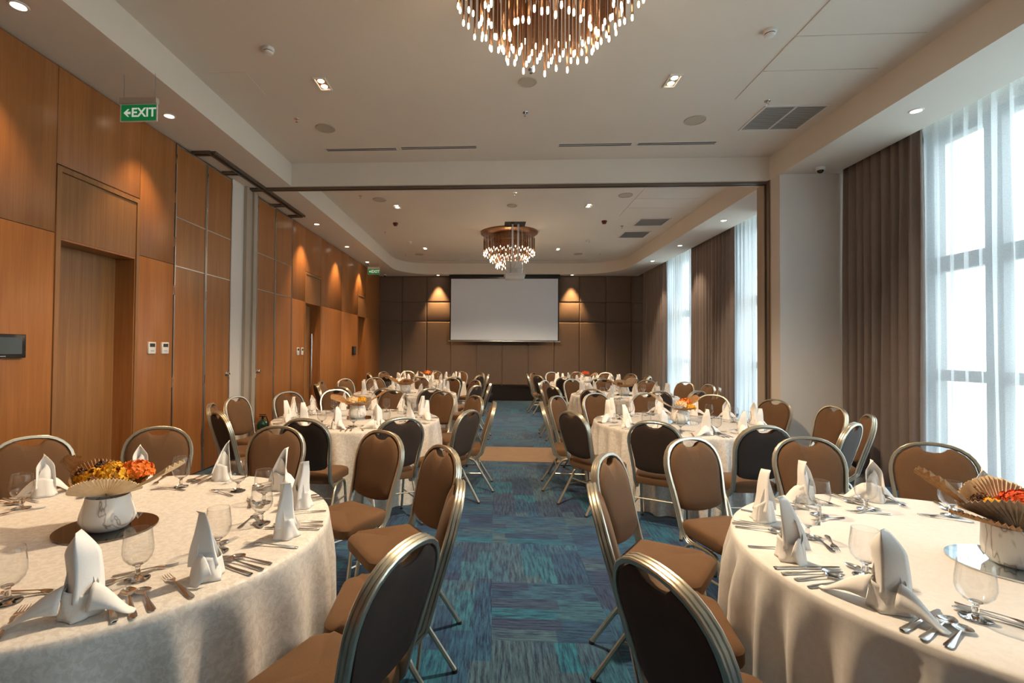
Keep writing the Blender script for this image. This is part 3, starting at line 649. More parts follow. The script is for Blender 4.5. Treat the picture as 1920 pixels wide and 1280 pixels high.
# ================================================================== CHAIRS
def back_half(z):            # half width of back frame centreline
    pass
def chair_proto():
    root = empty('banquet_chair'); lean = .175
    top = Vector((0, -.335, .952)); k = math.tan(.27)
    def on_plane(x, z, off=0):      # back plane point; off along its normal (+ = towards the sitter)
        return Vector((x, -.335+(.952-z)*k, z))+Vector((0, math.cos(.27), math.sin(.27)))*off
    # outline in (x,z)
    right = [(.182, .42), (.187, .52), (.197, .62), (.208, .70), (.214, .76), (.212, .80), (.203, .84), (.186, .875), (.160, .905), (.125, .929), (.085, .944), (.04, .951), (0, .953)]
    low = [(.185, -.062, .352), (.184, -.095, .352), (.183, -.128, .362), (.182, -.150, .382)]
    P = [Vector(p) for p in low]+[on_plane(x, z) for x, z in right]; P += [Vector((-p.x, p.y, p.z)) for p in reversed(P[:-1])]
    prof = [(-.021, -.008), (-.021, .006), (-.017, .010), (-.011, .010), (-.008, .005), (-.005, .010), (.005, .010), (.008, .005), (.011, .010), (.017, .010), (.021, .006), (.021, -.008), (.012, -.011), (-.012, -.011)]
    vs = []; n = len(P); m = len(prof); Nn = Vector((0, math.cos(.27), math.sin(.27)))
    for i, p in enumerate(P):
        t = (P[min(i+1, n-1)]-P[max(i-1, 0)]).normalized(); j = min(i, n-1-i)
        if j >= 4: N = Nn
        else:
            N = Vector((0, t.z, -t.y)).normalized()
            if N.y < 0 or j < 2: N = N if N.z >= 0 or N.y > 0 else -N
            if (N.dot(Nn) < -.2): N = -N
        O = t.cross(N).normalized()
        if O.dot(Vector((p.x, 0, p.z-.62 if j > 9 else 0))) < 0: O = -O
        for a, b in prof: vs.append(p+N*a+O*b)
    fs = [(i*m+q, i*m+(q+1) % m, (i+1)*m+(q+1) % m, (i+1)*m+q) for i in range(n-1) for q in range(m)]
    f = MB().add(vs, fs, True); f.add(vs[:m], [tuple(range(m))]); f.add(vs[-m:], [tuple(range(m))])
    me = f.mesh('back_frame')
    obj('back_frame', me, 'champagne', root)
    # cushion outline
    ins = []
    for x, z in right: ins.append((x, z))
    half = [(.168, .545), (.172, .60), (.182, .66), (.193, .72), (.199, .76), (.197, .80), (.188, .838), (.170, .872), (.143, .900), (.108, .922), (.080, .930), (.066, .926), (.052, .912), (.035, .902), (0, .898)]
    bot = [(0, .505), (.06, .508), (.12, .517), (.155, .53)]
    O = bot+half; O += [(-x, z) for x, z in reversed(O[1:-1])]
    cz = .72
    def shell(h0, hs, nm, mat):
        vs = []; fs = []; N = len(O)
        for s, h in hs:
            for x, z in O: vs.append(on_plane(x*s, cz+(z-cz)*s, h0+h))
        for r in range(len(hs)-1):
            for q in range(N): fs.append((r*N+q, r*N+(q+1) % N, (r+1)*N+(q+1) % N, (r+1)*N+q))
        vs.append(on_plane(0, cz, h0+hs[-1][1])); c = len(vs)-1
        for q in range(N): fs.append(((len(hs)-1)*N+q, (len(hs)-1)*N+(q+1) % N, c))
        obj(nm, MB().add(vs, fs, True), mat, root)
    shell(0, [(1.0, -.012), (1.0, .004), (.975, .018), (.93, .027), (.8, .035), (.5, .04), (.2, .041)], 'backrest', 'seat_fabric')
    shell(0, [(1.0, -.010), (.99, -.018), (.96, -.020), (.7, -.021), (.3, -.021)], 'back_panel', 'back_fabric')
    # seat: rounded trapezoid
    So = []
    def corner(cx, cy, r, a0, a1, n=5):
        for i in range(n+1): a = math.radians(a0+(a1-a0)*i/n); So.append((cx+r*math.cos(a), cy+r*math.sin(a)))
    corner(.165, .145, .06, 0, 90); corner(-.165, .145, .06, 90, 180); corner(-.145, -.155, .045, 180, 270); corner(.145, -.155, .045, 270, 360)
    So = [(x*(1+.0*y), y+(.018*(1-(x/.2)**2) if y > .1 else 0)) for x, y in So]
    hs = [(.93, .385), (.985, .388), (1.0, .398), (1.0, .44), (.985, .456), (.95, .466), (.85, .474), (.6, .480), (.3, .482)]
    vs = []; fs = []; N = len(So)
    for s, z in hs:
        for x, y in So: vs.append((x*s, .02+(y-.02)*s, z-(.012 if y > .15 and z > .44 else 0)*s))
    for r in range(len(hs)-1):
        for q in range(N): fs.append((r*N+q, r*N+(q+1) % N, (r+1)*N+(q+1) % N, (r+1)*N+q))
    vs.append((0, .02, .482)); c = len(vs)-1
    for q in range(N): fs.append(((len(hs)-1)*N+q, (len(hs)-1)*N+(q+1) % N, c))
    fs.append(tuple(range(N))[::-1])
    obj('seat', MB().add(vs, fs, True), 'seat_fabric', root)
    # legs: side arch split into a front and a rear leg
    for s in (-1, 1):
        x = s*.198
        fr = [(x, .00, .362), (x, .06, .362), (x, .10, .352), (x, .125, .325), (x, .137, .28), (x, .175, .012)]
        re = [(x, .00, .362), (x, -.06, .360), (x, -.10, .345), (x, -.13, .315), (x, -.15, .275), (x+s*.012, -.315, .012)]
        obj('leg', MB().tube(fr, .0125, 8), 'champagne', root); obj('leg', MB().tube(re, .0125, 8), 'champagne', root)
        obj('side_brace', MB().tube([(x, .150, .20), (x, -.19, .20)], .007, 6), 'champagne', root)
    obj('stretcher', MB().tube([(-.198, -.165, .255), (.198, -.165, .255)], .007, 6), 'champagne', root)
    for s in (-1, 1):
        obj('foot_cap', MB().tube([(s*.198, .176, 0), (s*.198, .175, .016)], .0145, 8), 'rubber', root); obj('foot_cap', MB().tube([(s*.211, -.318, 0), (s*.210, -.315, .016)], .0145, 8), 'rubber', root)
    return root
LT = {0: 'aisle side', 30: 'aisle side towards the screen', 60: 'screen side towards the aisle', 90: 'screen side', 120: 'screen side towards the wooden wall', 150: 'wooden wall side towards the screen', 180: 'wooden wall side',
      210: 'wooden wall side towards the camera', 240: 'camera side towards the wooden wall', 270: 'camera side', 300: 'camera side towards the aisle', 330: 'aisle side towards the camera'}
RT = {0: 'window side', 30: 'window side towards the screen', 60: 'screen side towards the windows', 90: 'screen side', 120: 'screen side towards the aisle', 150: 'aisle side towards the screen', 180: 'aisle side',
      210: 'aisle side towards the camera', 240: 'camera side towards the aisle', 270: 'camera side', 300: 'camera side towards the windows', 330: 'window side towards the camera'}
TABLES = {'L1': ((-1.66, 2.03), 'front left table'), 'R1': ((1.93, 1.94), 'front right table'), 'L2': ((-1.54, 5.5), 'second left table'), 'R2': ((2.06, 5.55), 'second right table'),
          'L3': ((-1.60, 8.85), 'third left table'), 'R3': ((2.34, 8.97), 'third right table'), 'L4': ((-1.63, 12.15), 'last left table'), 'R4': ((2.36, 12.5), 'last right table')}
def where(k, deg):
    q = int(round(deg/30.))*30 % 360; return (LT if k[0] == 'L' else RT)[q]
CH = {
'L1': [(-2.991, 3.005), (-2.457, 3.466), (-1.605, 3.602), (-.787, 3.484), (-.286, 2.964), (-.141, 2.159), (-.246, 1.485)],
'R1': [(.631, 2.831), (1.318, 3.429), (2.163, 3.54), (2.87, 3.398), (.424, 2.134), (.442, 1.371)],
'L2': [(-2.978, 5.001), (-3.13, 5.761), (-2.489, 4.381), (-2.799, 6.513), (-2.281, 6.986), (-1.433, 7.01), (-.706, 6.94), (-.814, 4.221), (-1.567, 4.029), (-.286, 4.79), (-.222, 6.347), (.015, 5.584)],
'L3': [(-2.967, 9.573), (-2.486, 10.1), (-1.562, 10.3), (-.857, 10.147), (-.936, 7.426), (-.312, 8.134), (-.046, 8.716), (-.341, 9.692), (-2.358, 7.477), (-3.13, 8.7), (-2.948, 7.976), (-1.635, 7.318)],
'L4x': [(-1.052, 10.733), (-.40, 11.45), (-.16, 12.339), (-.33, 13.1), (-.813, 13.445), (-2.415, 13.413), (-1.55, 13.641), (-2.40, 10.75), (-3.0, 12.95), (-3.13, 12.085), (-1.75, 10.62), (-2.95, 11.4)],
'R2': [(1.344, 4.202), (2.167, 4.077), (.78, 4.825), (.546, 5.659), (.802, 6.427), (1.422, 6.976), (2.157, 7.04), (3.026, 6.955), (3.518, 6.333), (3.773, 5.659), (3.582, 4.883), (3.024, 4.299)],
'R3': [(1.566, 7.743), (2.448, 7.56), (1.008, 8.306), (.832, 9.026), (.999, 9.784), (1.619, 10.368), (2.338, 10.516), (3.18, 10.35), (3.781, 9.886), (3.12, 7.68), (3.94, 9.192), (3.769, 8.423)],
'R4x': [(1.531, 11.35), (.993, 11.91), (.87, 12.75), (1.0, 13.2), (1.6, 13.9), (2.42, 14.1), (3.2, 13.85), (3.637, 13.38), (2.471, 11.1), (3.211, 11.30), (3.842, 12.046), (3.9, 12.8)]}
for k_ in ('L4', 'R4'):
    CH.pop(k_+'x'); c_ = TABLES[k_][0]; CH[k_] = [(c_[0]+1.5*math.cos(math.radians(a)), c_[1]+(1.5 if a != 90 else 1.45)*math.sin(math.radians(a))) for a in range(0, 360, 30)]
proto = chair_proto(); first = True
def nearest_free(used, deg):
    c = sorted(range(0, 360, 30), key=lambda a: abs((a-deg+180) % 360-180))
    for a in c:
        if a not in used: used.add(a); return a
for k, ps in CH.items():
    (cx, cy), nm = TABLES[k]; used = set()
    for (x, y) in ps:
        dx, dy = x-cx, y-cy; r = math.hypot(dx, dy); deg = math.degrees(math.atan2(dy, dx)) % 360
        r = max(r, 1.51)
        a = nearest_free(used, deg)
        o = proto if first else copy_tree(proto); first = False
        # outward direction u; chair origin so that the top of the back lands at radius r
        u = Vector((math.cos(math.radians(deg)), math.sin(math.radians(deg)))); p = Vector((cx, cy))+u*(r-.335)
        o.location = (p.x, p.y, 0); o.rotation_euler = (0, 0, math.radians(deg)+PI/2+random.uniform(-.03, .03))
        tag(o, 'brown padded banquet chair, %s of the %s' % ((LT if k[0] == 'L' else RT)[a], nm), 'chair', 'banquet chairs at the '+nm)

# ================================================================== TABLES
TZ = .762
def cloth_mesh(seed, folds, depth):
    rnd = random.Random(seed); R = .925; n = 216
    amp = [rnd.uniform(.5, 1.2) for _ in range(folds+1)]; amp[-1] = amp[0]; ph = rnd.uniform(0, 6)
    wid = [rnd.uniform(-.35, .35) for _ in range(folds+1)]; wid[-1] = wid[0]
    prof = [(0, TZ-.002), (.3, TZ-.002), (.6, TZ-.002), (.8, TZ-.002), (.9, TZ-.002), (.975, TZ-.002), (.992, TZ-.004), (1.0, TZ-.010), (1.004, TZ-.03)]
    rows = [(s, z, 0) for s, z in prof[1:]]+[(1.005, TZ-.055, .16), (1.006, TZ-.09, .38), (1.008, TZ-.14, .66), (1.01, TZ-.22, .92), (1.012, TZ-.36, 1.0), (1.014, TZ-.52, 1.05), (1.016, TZ-.66, 1.12), (1.018, .03, 1.15), (1.02, .004, 1.15)]
    vs = [(0, 0, TZ-.002)]; fs = []
    for s, z, f in rows:
        for i in range(n):
            a = 2*PI*i/n; k = (a/(2*PI))*folds; j = int(k) % folds; fr = k-int(k)
            am = amp[j]*(1-fr)+amp[j+1]*fr; w = wid[j]*(1-fr)+wid[j+1]*fr
            q = math.sin(2*PI*k+w*2+.25*math.sin(3*z+j)); q = q if q > 0 else q*.55
            q = math.copysign(abs(q)**1.1, q)
            r = R*s+depth*am*f*q
            vs.append((r*math.cos(a+ph*.0), r*math.sin(a), z))
    for i in range(n): fs.append((0, 1+i, 1+(i+1) % n))
    for r in range(len(rows)-1):
        for i in range(n): fs.append((1+r*n+i, 1+r*n+(i+1) % n, 1+(r+1)*n+(i+1) % n, 1+(r+1)*n+i))
    return MB().add(vs, fs, True)
susan_me = MB().lathe([(0, 0), (.190, 0), (.190, .006), (0, .006)], 64).mesh('mirror')
vase_me = MB().lathe([(0, 0), (.06, 0), (.075, .003), (.098, .028), (.104, .045), (.100, .07), (.086, .115), (.080, .138), (.078, .140), (.075, .138), (.078, .12), (.09, .07), (.09, .04), (.05, .02), (0, .02)], 40).mesh('vase')
vase_straight = MB().lathe([(0, 0), (.055, 0), (.068, .004), (.088, .030), (.092, .06), (.090, .13), (.086, .142), (.083, .140), (.085, .1), (.08, .03), (0, .02)], 40).mesh('vase_straight')
def palm_fan(r, spread, pleats, cup, seed):
    rnd = random.Random(seed); N = pleats*2; mb = MB(); rows = 6
    edge = [r*(1-.10*abs(i/N-.5)*2+rnd.uniform(-.02, .02)) for i in range(N+1)]
    def fn(u, v):
        i = int(round(u*N)); a = math.radians((u-.5)*spread); rr = edge[i]*(.06+.94*v)
        z = (.0032 if i % 2 else -.0032)*(.3+v)*(r/.15)+cup*v*v*r-.25*cup*r*(abs(u-.5)*2)**2*v
        return (rr*math.sin(a), rr*math.cos(a), z)
    return mb.grid(fn, N, rows, smooth=False)
def bloom(r, n, seed, flat=.6, size=.02):
    rnd = random.Random(seed); mb = MB()
    for i in range(n):
        z = rnd.uniform(-.2, 1); a = rnd.uniform(0, 2*PI); q = math.sqrt(max(0, 1-z*z))
        d = Vector((q*math.cos(a), q*math.sin(a), z*flat)); c = d*r*rnd.uniform(.82, 1.05); nn = d.normalized()
        t = nn.cross(Vector((rnd.uniform(-1, 1), rnd.uniform(-1, 1), rnd.uniform(-1, 1)))).normalized(); b = nn.cross(t); s = size*rnd.uniform(.7, 1.2); cu = nn*s*.45
        mb.add([c-t*s*.2, c+t*s*.1+b*s*.6+cu*.6, c+t*s+b*s*.25+cu, c+t*s-b*s*.3+cu*.8, c+t*s*.1-b*s*.6+cu*.5], [(0, 1, 2), (0, 2, 3), (0, 3, 4)], False)
    return mb
def sprigs(n, R, seed, h=.1):
    rnd = random.Random(seed); mb = MB()
    for i in range(n):
        a = rnd.uniform(0, 2*PI); rr = R*rnd.uniform(.3, 1); p = Vector((rr*math.cos(a), rr*math.sin(a), 0)); q = p*1.5+Vector((0, 0, h*rnd.uniform(.5, 1)))
        mb.tube([p*.3, q], .0012, 4, False)
        for k in range(7):
            c = p*.3+(q-p*.3)*(.45+.08*k)+Vector([rnd.uniform(-.008, .008) for _ in range(3)]); s = .0055
            mb.add([c+Vector((s, 0, 0)), c+Vector((0, s, 0)), c-Vector((s, 0, 0)), c-Vector((0, s, 0)), c+Vector((0, 0, s)), c-Vector((0, 0, s))], [(0, 1, 4), (1, 2, 4), (2, 3, 4), (3, 0, 4), (1, 0, 5), (2, 1, 5), (3, 2, 5), (0, 3, 5)], False)
    return mb
# arrangement: fans = (azimuth deg, tilt above horizontal deg, radius, spread, material)
ARR = {
'L1': dict(fans=[(-62, 34, .15, 160, 'fan_cream'), (168, 30, .25, 24, 'fan_brown'), (148, 42, .17, 90, 'fan_brown'), (8, 20, .30, 36, 'fan_cream'), (60, 34, .16, 110, 'fan_brown'), (-160, 30, .13, 80, 'fan_brown')],
           blooms=[(-.055, .0, .065, .072, 'petal_yellow'), (.03, .0, .075, .074, 'petal_yellow'), (.085, .05, .09, .066, 'petal_orange'), (-.02, .055, .085, .055, 'petal_yellow')], seeds=[(-.095, -.03, .095), (-.06, .03, .115)], label='dried arrangement of pale palm fans with yellow and orange blooms'),
'R1': dict(fans=[(-125, 30, .22, 110, 'fan_grey'), (165, 30, .31, 44, 'fan_brown'), (80, 55, .17, 150, 'fan_cream'), (-60, 30, .2, 120, 'fan_grey'), (20, 25, .22, 100, 'fan_brown'), (-160, 8, .2, 70, 'fan_brown')],
           blooms=[(.04, -.01, .075, .085, 'petal_red'), (.03, -.08, .045, .06, 'petal_yellow'), (-.06, .0, .06, .05, 'petal_yellow')], seeds=[(-.08, .05, .08)], label='dried arrangement of brown palm fans around vermilion and yellow blooms'),
'L2': dict(fans=[(172, 14, .30, 60, 'fan_brown'), (8, 24, .33, 46, 'fan_brown'), (-90, 10, .14, 150, 'fan_brown')], blooms=[(-.05, -.02, .055, .06, 'petal_cream'), (.05, 0, .06, .04, 'petal_yellow')], seeds=[], label='wide brown palm-fan arrangement with a cream bloom'),
'R2': dict(fans=[(165, 24, .32, 60, 'fan_grey'), (22, 32, .24, 50, 'fan_brown'), (-80, 6, .15, 130, 'fan_brown')], blooms=[(.0, -.03, .055, .06, 'petal_cream'), (.06, .03, .075, .06, 'petal_orange'), (.1, -.03, .02, .05, 'petal_yellow')], seeds=[], label='palm-fan arrangement with cream and orange blooms'),
'L3': dict(fans=[(175, 18, .30, 70, 'fan_brown'), (5, 16, .26, 80, 'fan_grey'), (-90, 12, .16, 150, 'fan_brown'), (90, 30, .16, 150, 'fan_brown')], blooms=[(.02, -.02, .05, .05, 'sprig')], seeds=[], label='wide arrangement of curled brown dried palm fans'),
'R3': dict(fans=[(170, 22, .26, 80, 'fan_brown'), (25, 30, .25, 110, 'fan_grey'), (-90, 12, .16, 150, 'fan_brown'), (100, 30, .2, 140, 'fan_grey')], blooms=[(-.07, -.02, .05, .04, 'sprig')], seeds=[], label='upright arrangement of grey-brown dried palm fans'),
'L4': dict(fans=[(175, 20, .2, 70, 'fan_brown'), (5, 20, .2, 80, 'fan_cream')], blooms=[(-.02, 0, .07, .08, 'petal_orange')], seeds=[], label='orange dried arrangement with short palm fans'),
'R4': dict(fans=[(175, 20, .22, 80, 'fan_brown'), (5, 20, .22, 80, 'fan_brown')], blooms=[(-.04, 0, .08, .09, 'petal_red')], seeds=[], label='red-orange dried arrangement with brown palm fans')}

# ---- goblet, napkins, cutlery meshes
gob = MB().lathe([(0, .0005), (.036, .0005), (.0385, .002), (.036, .004), (.018, .007), (.0085, .011), (.0075, .02), (.010, .027), (.0075, .034), (.0085, .044), (.016, .049), (.030, .058), (.042, .073), (.047, .092), (.0465, .115), (.0435, .14), (.0405, .165), (.0397, .1665), (.0389, .165), (.0418, .14), (.0448, .115), (.0453, .092), (.0403, .0745), (.0285, .0600), (.014, .0525), (0, .051)], 32).mesh('goblet', weld=True)
M['glass_stem'] = new_mat('stem_glass')[0]
_b = M['glass_stem'].node_tree.nodes['Principled BSDF']; _b.inputs['Transmission Weight'].default_value = 1; _b.inputs['Roughness'].default_value = 0; _b.inputs['IOR'].default_value = 1.4
gob.materials.append(M['glass']); gob.materials.append(M['glass_stem'])
for p in gob.polygons: p.material_index = 1 if p.center.z < .052 else 0
def napkin_mesh(wing_l, wing_r, height, peak_w, seed, sail=False):
    rnd = random.Random(seed); mb = MB()
    tw = rnd.uniform(-.3, .3)
    # wrapped base, taller at the back, with overlapping folds
    def base(u, v):
        a = 2*PI*u; fa = (a-1.5*PI+PI) % (2*PI)-PI
        r = .045*(1+.07*math.sin(3*a+1)+.05*math.sin(5*a+seed))*(1.05-.14*v)+.010*(1-v)*abs(math.cos(2.3*fa+tw))-.008*v*math.exp(-(fa/.35)**2)
        h = .082+.014*math.cos(a-PI/2)+.008*math.sin(2*a+tw)
        fold = .006*math.exp(-((((a-1.5*PI+v*1.1)+PI) % (2*PI)-PI)/.16)**2)+.005*math.exp(-((((a-1.5*PI-v*.9)+PI) % (2*PI)-PI)/.14)**2)
        return ((r+fold)*math.cos(a), (r*.86+fold)*math.sin(a), h*v)
    mb.grid(base, 32, 7)
    # upright pointed leaf, curled like a hood
    def peak(u, v):
        if sail:
            lo = -peak_w*(1-.45*v**1.5); hi = peak_w*(1.05*max(0, 1-v)**.62)-peak_w*.55*v
            if v >= 1: hi = lo
        else:
            g = 1-.12*v if v < .66 else (1-.12*v)*max(0, 1-((v-.66)/.34)**1.35)
            lo, hi = -peak_w*g, peak_w*g
        s = 2*u-1; x = lo+(hi-lo)*u
        z = .045+(height-.045)*(v-.05*v*(s*s)*(1-v))
        y = -.042+.078*(abs(s)**1.5)*(1-.55*v)+.020*v+.007*math.sin(5*v)*(1-v)+.007*s*v-.004*math.exp(-(s/.12)**2)*(1-v)
        return (x+tw*.04*v*v, y, z)
    mb.grid(peak, 14, 14)
    def peak2(u, v):
        s = 2*u-1; w = peak_w*.85*((1-v**2.2)**.7) if v < 1 else 0
        return (w*s+tw*.02*v, .030-.035*abs(s)**1.8*(1-v)-.020*v, .03+(height*.60)*v-.01*s)
    mb.grid(peak2, 12, 9)
    # side wings that fall to the cloth
    for sgn, L in ((-1, wing_l), (1, wing_r)):
        if L < .02: continue
        def wing(u, v, sgn=sgn, L=L):
            t = u; x = .034+L*t; drop = .088*(1-t)**1.3+.010*math.sin(PI*t)
            half = .036*(1-t)**.6+.010
            s = 2*v-1
            return (sgn*x, s*half*1.0-.020*t-.012, max(.004, drop-.05*(s*s)*(1-t)+.012*math.sin(4*t+s)*(1-t))+.001)
        mb.grid(wing, 10, 6)
    return mb.mesh('folded_napkin', solid=.0016)
NAP = [napkin_mesh(.135, .115, .240, .049, 1), napkin_mesh(.02, .055, .215, .040, 2), napkin_mesh(.0, .03, .228, .050, 3, True), napkin_mesh(.05, .015, .230, .052, 4, True), napkin_mesh(.085, .085, .215, .042, 5)]

def strip(st, zth=.0016, cols=5):   # st: (y, halfwidth, z, dish)
    mb = MB()
    def fn(side):
        vs = []
        for y, w, z, dsh in st:
            for c in range(cols):
                s = 2*c/(cols-1)-1
                vs.append((s*w, y, z-dsh*(1-s*s)+(zth if side else 0)*(1 if dsh else 1-.6*s*s)))
        return vs
    n = len(st); top, botm = fn(1), fn(0)
    fs = [(j*cols+i, j*cols+i+1, (j+1)*cols+i+1, (j+1)*cols+i) for j in range(n-1) for i in range(cols-1)]
    mb.add(top, fs, True); mb.add(botm, [f[::-1] for f in fs], True)
    m = len(top); o = 0
    side = []
    for j in range(n-1): side += [(j*cols, (j+1)*cols, m+(j+1)*cols, m+j*cols), (j*cols+cols-1, m+j*cols+cols-1, m+(j+1)*cols+cols-1, (j+1)*cols+cols-1)]
    mb.add(top+botm, side+[(0, m, m+cols-1, cols-1), (m-cols, m-1, 2*m-1, 2*m-cols)], False)
    return mb
HANDLE = [(0, .004, .001, 0), (.004, .0085, .001, 0), (.015, .0098, .0012, 0), (.035, .0085, .002, 0), (.06, .0062, .0035, 0), (.085, .0045, .005, 0), (.11, .0034, .0062, 0), (.125, .003, .0065, 0)]
def scl(st, k): return [(y*k, w*min(1, k+.1), z, d) for y, w, z, d in st]
def spoon_parts(k, bw, bl):
    h = strip(scl(HANDLE, k), .0022); y0 = .125*k
    b = [(y0-.002, .003, .0065, 0)]+[(y0+bl*t, bw*math.sin(PI*(t**.8)*.93+.10)**.75, .0078-.002*t, .0066*math.sin(PI*min(1, t))**.8) for t in (.06, .14, .25, .4, .55, .7, .82, .92, .98)]+[(y0+bl, .004, .0058, 0)]
    return h, strip(b, .0012, 7)
def fork_parts(k):
    h = strip(scl(HANDLE, k), .0022); y0 = .125*k
    b = strip([(y0-.002, .003, .0065, 0), (y0+.008, .006, .006, .0005), (y0+.016, .0105, .0045, .001), (y0+.026, .0118, .003, .001), (y0+.032, .0120, .0025, .0005)], .0016)
    for c in (-.0102, -.0034, .0034, .0102):
        pts = [(c, y0+.031, .0034), (c, y0+.042, .0026), (c, y0+.055, .0034), (c*.97, y0+.068*1.0, .0055)]
        b.tube(pts, .0017, 5, True, r2=.0009)
    return h, b
def knife_parts(k):
    h = strip([(0, .005, .001, 0), (.004, .0085, .001, 0), (.03, .0088, .0012, 0), (.07, .0072, .0015, 0), (.10*k/k, .006, .002, 0)], .005)
    pl = [(-.005, .099), (.0065, .099), (.0085, .115), (.009, .15), (.0085, .19), (.006, .208), (.001, .216), (-.004, .214), (-.006, .19), (-.006, .12)]
    b = MB().prism(pl, .0028, .0045); return h, b
CUT = {'dinner_fork': fork_parts(1.08), 'dessert_fork': fork_parts(.85), 'dinner_spoon': spoon_parts(1.08, .021, .062), 'soup_spoon': spoon_parts(.9, .0215, .048), 'dessert_spoon': spoon_parts(.85, .0165, .048), 'table_knife': knife_parts(1)}
PN = {'dinner_fork': 'tines', 'dessert_fork': 'tines', 'dinner_spoon': 'bowl', 'soup_spoon': 'bowl', 'dessert_spoon': 'bowl', 'table_knife': 'blade'}
CUTM = {}
for nme, (h, b) in CUT.items():
    both = MB(); both.add(h.v, h.f, True); both.add(b.v, b.f, True); CUTM[nme] = (h.mesh('handle'), b.mesh(PN[nme]), both.mesh(nme))
    for me in CUTM[nme]: me.transform(Matrix.Diagonal((1.12, 1.12, 1.0, 1)))
def cutlery(kind, label, grp, loc, rz, split):
    if split:
        r = tag(empty(kind, loc, rz), label, 'fork' if 'fork' in kind else 'knife' if 'knife' in kind else 'spoon', grp)
        obj('handle', CUTM[kind][0], 'steel', r); obj(PN[kind], CUTM[kind][1], 'steel', r)
    else: inst(kind, label, 'fork' if 'fork' in kind else 'knife' if 'knife' in kind else 'spoon', grp, loc, CUTM[kind][2], 'steel', rz)

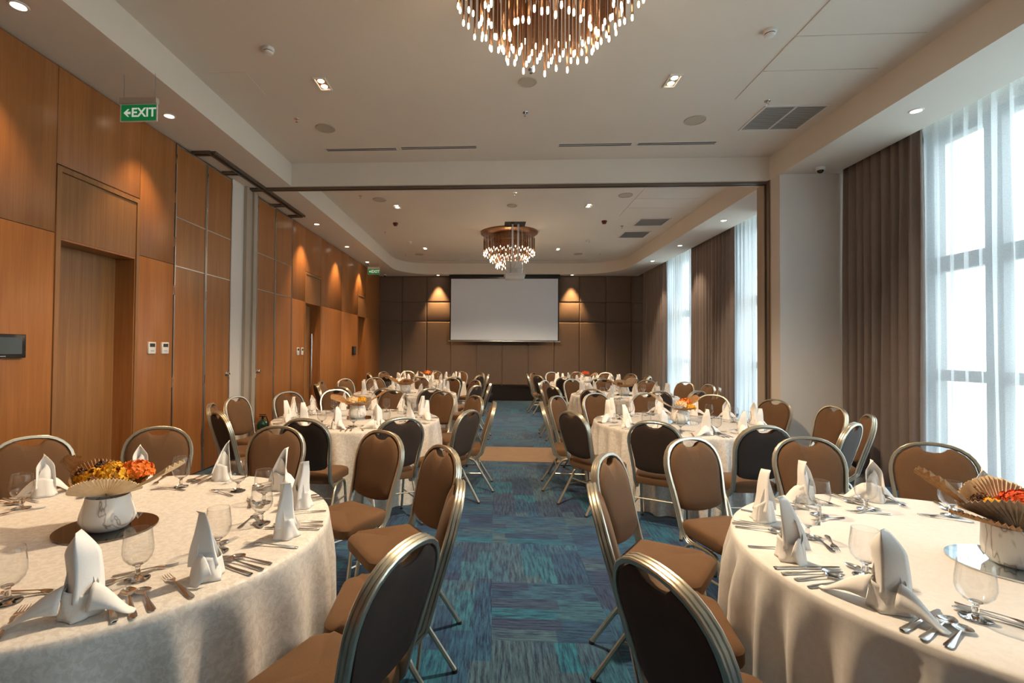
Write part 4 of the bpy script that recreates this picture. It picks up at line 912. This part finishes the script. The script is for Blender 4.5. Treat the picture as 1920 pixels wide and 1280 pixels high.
SET = {'L1': [-85, -55, -30, -2, 26, 53, 86, 118, 149], 'R1': [-124, -154, -180, 147, 112, 84, 52],
       'L2': list(range(-90, 270, 30)), 'R2': [a-2 for a in range(-90, 270, 30)], 'L3': list(range(-90, 270, 30)), 'R3': list(range(-90, 270, 30)), 'L4': list(range(-90, 270, 30)), 'R4': list(range(-90, 270, 30))}
NVAR = {('L1', -55): (0, -.25), ('L1', -30): (3, .15), ('L1', -2): (2, .35), ('L1', 26): (2, .2), ('L1', 53): (3, .5), ('L1', 86): (2, .4), ('L1', 118): (1, .0), ('L1', 149): (4, -.1),
        ('R1', -154): (0, .15), ('R1', -180): (2, .5), ('R1', 147): (3, -.3), ('R1', 112): (1, .1), ('R1', 84): (4, -.2), ('R1', 52): (1, .1)}
for k, angs in SET.items():
    (cx, cy), nm = TABLES[k]; used = set(); near = k in ('L1', 'R1'); rnd = random.Random(hash(k[0])*0+ord(k[0])*10+int(k[1]))
    t = tag(empty('banquet_table', (cx, cy, 0)), 'round banquet table under a floor-length ivory cloth, '+nm, 'table', 'round banquet tables')
    obj('tabletop', MB().lathe([(0, .72), (.905, .72), (.91, .73), (.91, .75), (.905, .757), (0, .757)], 48), 'door_wood', t)
    for q in range(4):
        a = PI/4+q*PI/2; obj('leg', MB().tube([(.6*math.cos(a), .6*math.sin(a), 0), (.55*math.cos(a), .55*math.sin(a), .72)], .014, 8), 'alu', t)
    tag(obj('tablecloth', cloth_mesh(ord(k[0])+int(k[1]), 24 if k[0] == 'L' else 32, .036 if k[0] == 'L' else .050), 'cloth_left' if k != 'R1' else 'cloth_right', None, (cx, cy, 0)),
        ('crushed-satin' if k != 'R1' else 'smooth')+' ivory floor-length tablecloth over the '+nm, 'tablecloth', 'ivory tablecloths')
    tag(obj('mirror_plate', susan_me.copy() if k == 'L1' else susan_me, 'mirror_dark' if k == 'L1' else 'mirror', None, (cx, cy, TZ)), 'round mirror plate under the vase, centre of the '+nm, 'mirror plate', 'round mirror centre plates')
    tag(obj('vase', vase_straight if k == 'R1' else vase_me, 'marble', None, (cx+(.01 if k == 'L1' else 0), cy-(.01 if k[0] == 'L' else 0), TZ+.006)), 'white marbled ceramic vase, centre of the '+nm, 'vase', 'marbled centrepiece vases')
    A = ARR[k]; ar = tag(empty('dried_arrangement', (cx+(.01 if k == 'L1' else 0), cy-(.01 if k[0] == 'L' else 0), TZ+.146)), A['label']+', '+nm, 'flowers', 'dried flower centrepieces')
    for i, (az, tilt, r, sp, mat) in enumerate(A['fans']):
        f = obj('palm_fan', palm_fan(r, sp, max(8, int(sp/5)), .12, i+int(k[1])), mat, ar, solid=.0012)
        f.matrix_local = Matrix.Translation((.035*math.cos(math.radians(az)), .035*math.sin(math.radians(az)), .004)) @ Matrix.Rotation(math.radians(az-90), 4, 'Z') @ Matrix.Rotation(math.radians(tilt), 4, 'X')
    for i, (x, y, z, r, mat) in enumerate(A['blooms']):
        b = obj('bloom', bloom(r, 340 if near else 120, i+5, .62, .014 if near else .02), mat, ar, (x, y, z)); b['kind'] = 'stuff'
    for i, (x, y, z) in enumerate(A['seeds']):
        b = obj('seed_head', bloom(.02, 60, i+9, .9, .008), 'seed', ar, (x, y, z)); b['kind'] = 'stuff'
    if near: b = obj('sprigs', sprigs(34, .12, 4), 'sprig', ar, (0, 0, .02)); b['kind'] = 'stuff'
    used = set()
    for ang in angs:
        w = (LT if k[0] == 'L' else RT)[nearest_free(used, ang % 360)]; a = math.radians(ang)
        def at(r, dth): q = a+math.radians(dth); return (cx+r*math.cos(q), cy+r*math.sin(q), TZ)
        var, tw = NVAR.get((k, ang), (rnd.choice([0, 1, 2, 3, 4, 4, 2]), rnd.uniform(-.5, .5)))
        p = at(.80 if near else .77+rnd.uniform(-.02, .02), 0)
        inst('folded_napkin', 'white peaked folded napkin, %s of the %s' % (w, nm), 'napkin', 'folded napkins on the '+nm, (p[0], p[1], TZ), NAP[var], 'napkin', a+PI/2+tw)
        p = at(.64, 12); inst('water_goblet', 'clear stemmed water goblet, %s of the %s' % (w, nm), 'glass', 'goblets on the '+nm, p, gob, 'glass')
        # cutlery: +Y of the mesh points from handle end to tip (towards table centre)
        jt = lambda s=.07: rnd.uniform(-s, s)
        inw = a+PI/2
        def lay(kind, r, dth, rot, lift=0.):
            q = at(r, dth); cutlery(kind, 'steel %s, %s of the %s' % (kind.replace('_', ' '), w, nm), kind.replace('_', ' ')+'s on the '+nm, (q[0], q[1], TZ+lift), rot, near)
        lay('dinner_fork', .91, -11.2 if var == 0 else -6.8, inw+math.radians(-10 if var == 0 else -6)+jt())
        lay('table_knife', .915, 5.6, inw+math.radians(6)+jt(.04))
        lay('dinner_spoon', .92, 8.4, inw+math.radians(8)+jt(.05))
        lay('soup_spoon', .91, 11.4, inw+math.radians(11.5)+jt(.05))
        lay('dessert_spoon', .60, -7, inw+math.radians(-92)+jt(.15)+PI)
        lay('dessert_fork', .565, 6, inw+math.radians(92)+jt(.15)+PI, .0)

# smooth shading, with real edges kept sharp
for me in bpy.data.meshes:
    if not me.name.startswith(('folded', 'tablecloth', 'drape', 'sheer', 'palm', 'bloom', 'seed_head', 'sprigs', 'wall_pad', 'goblet')):
        me.set_sharp_from_angle(angle=math.radians(38))
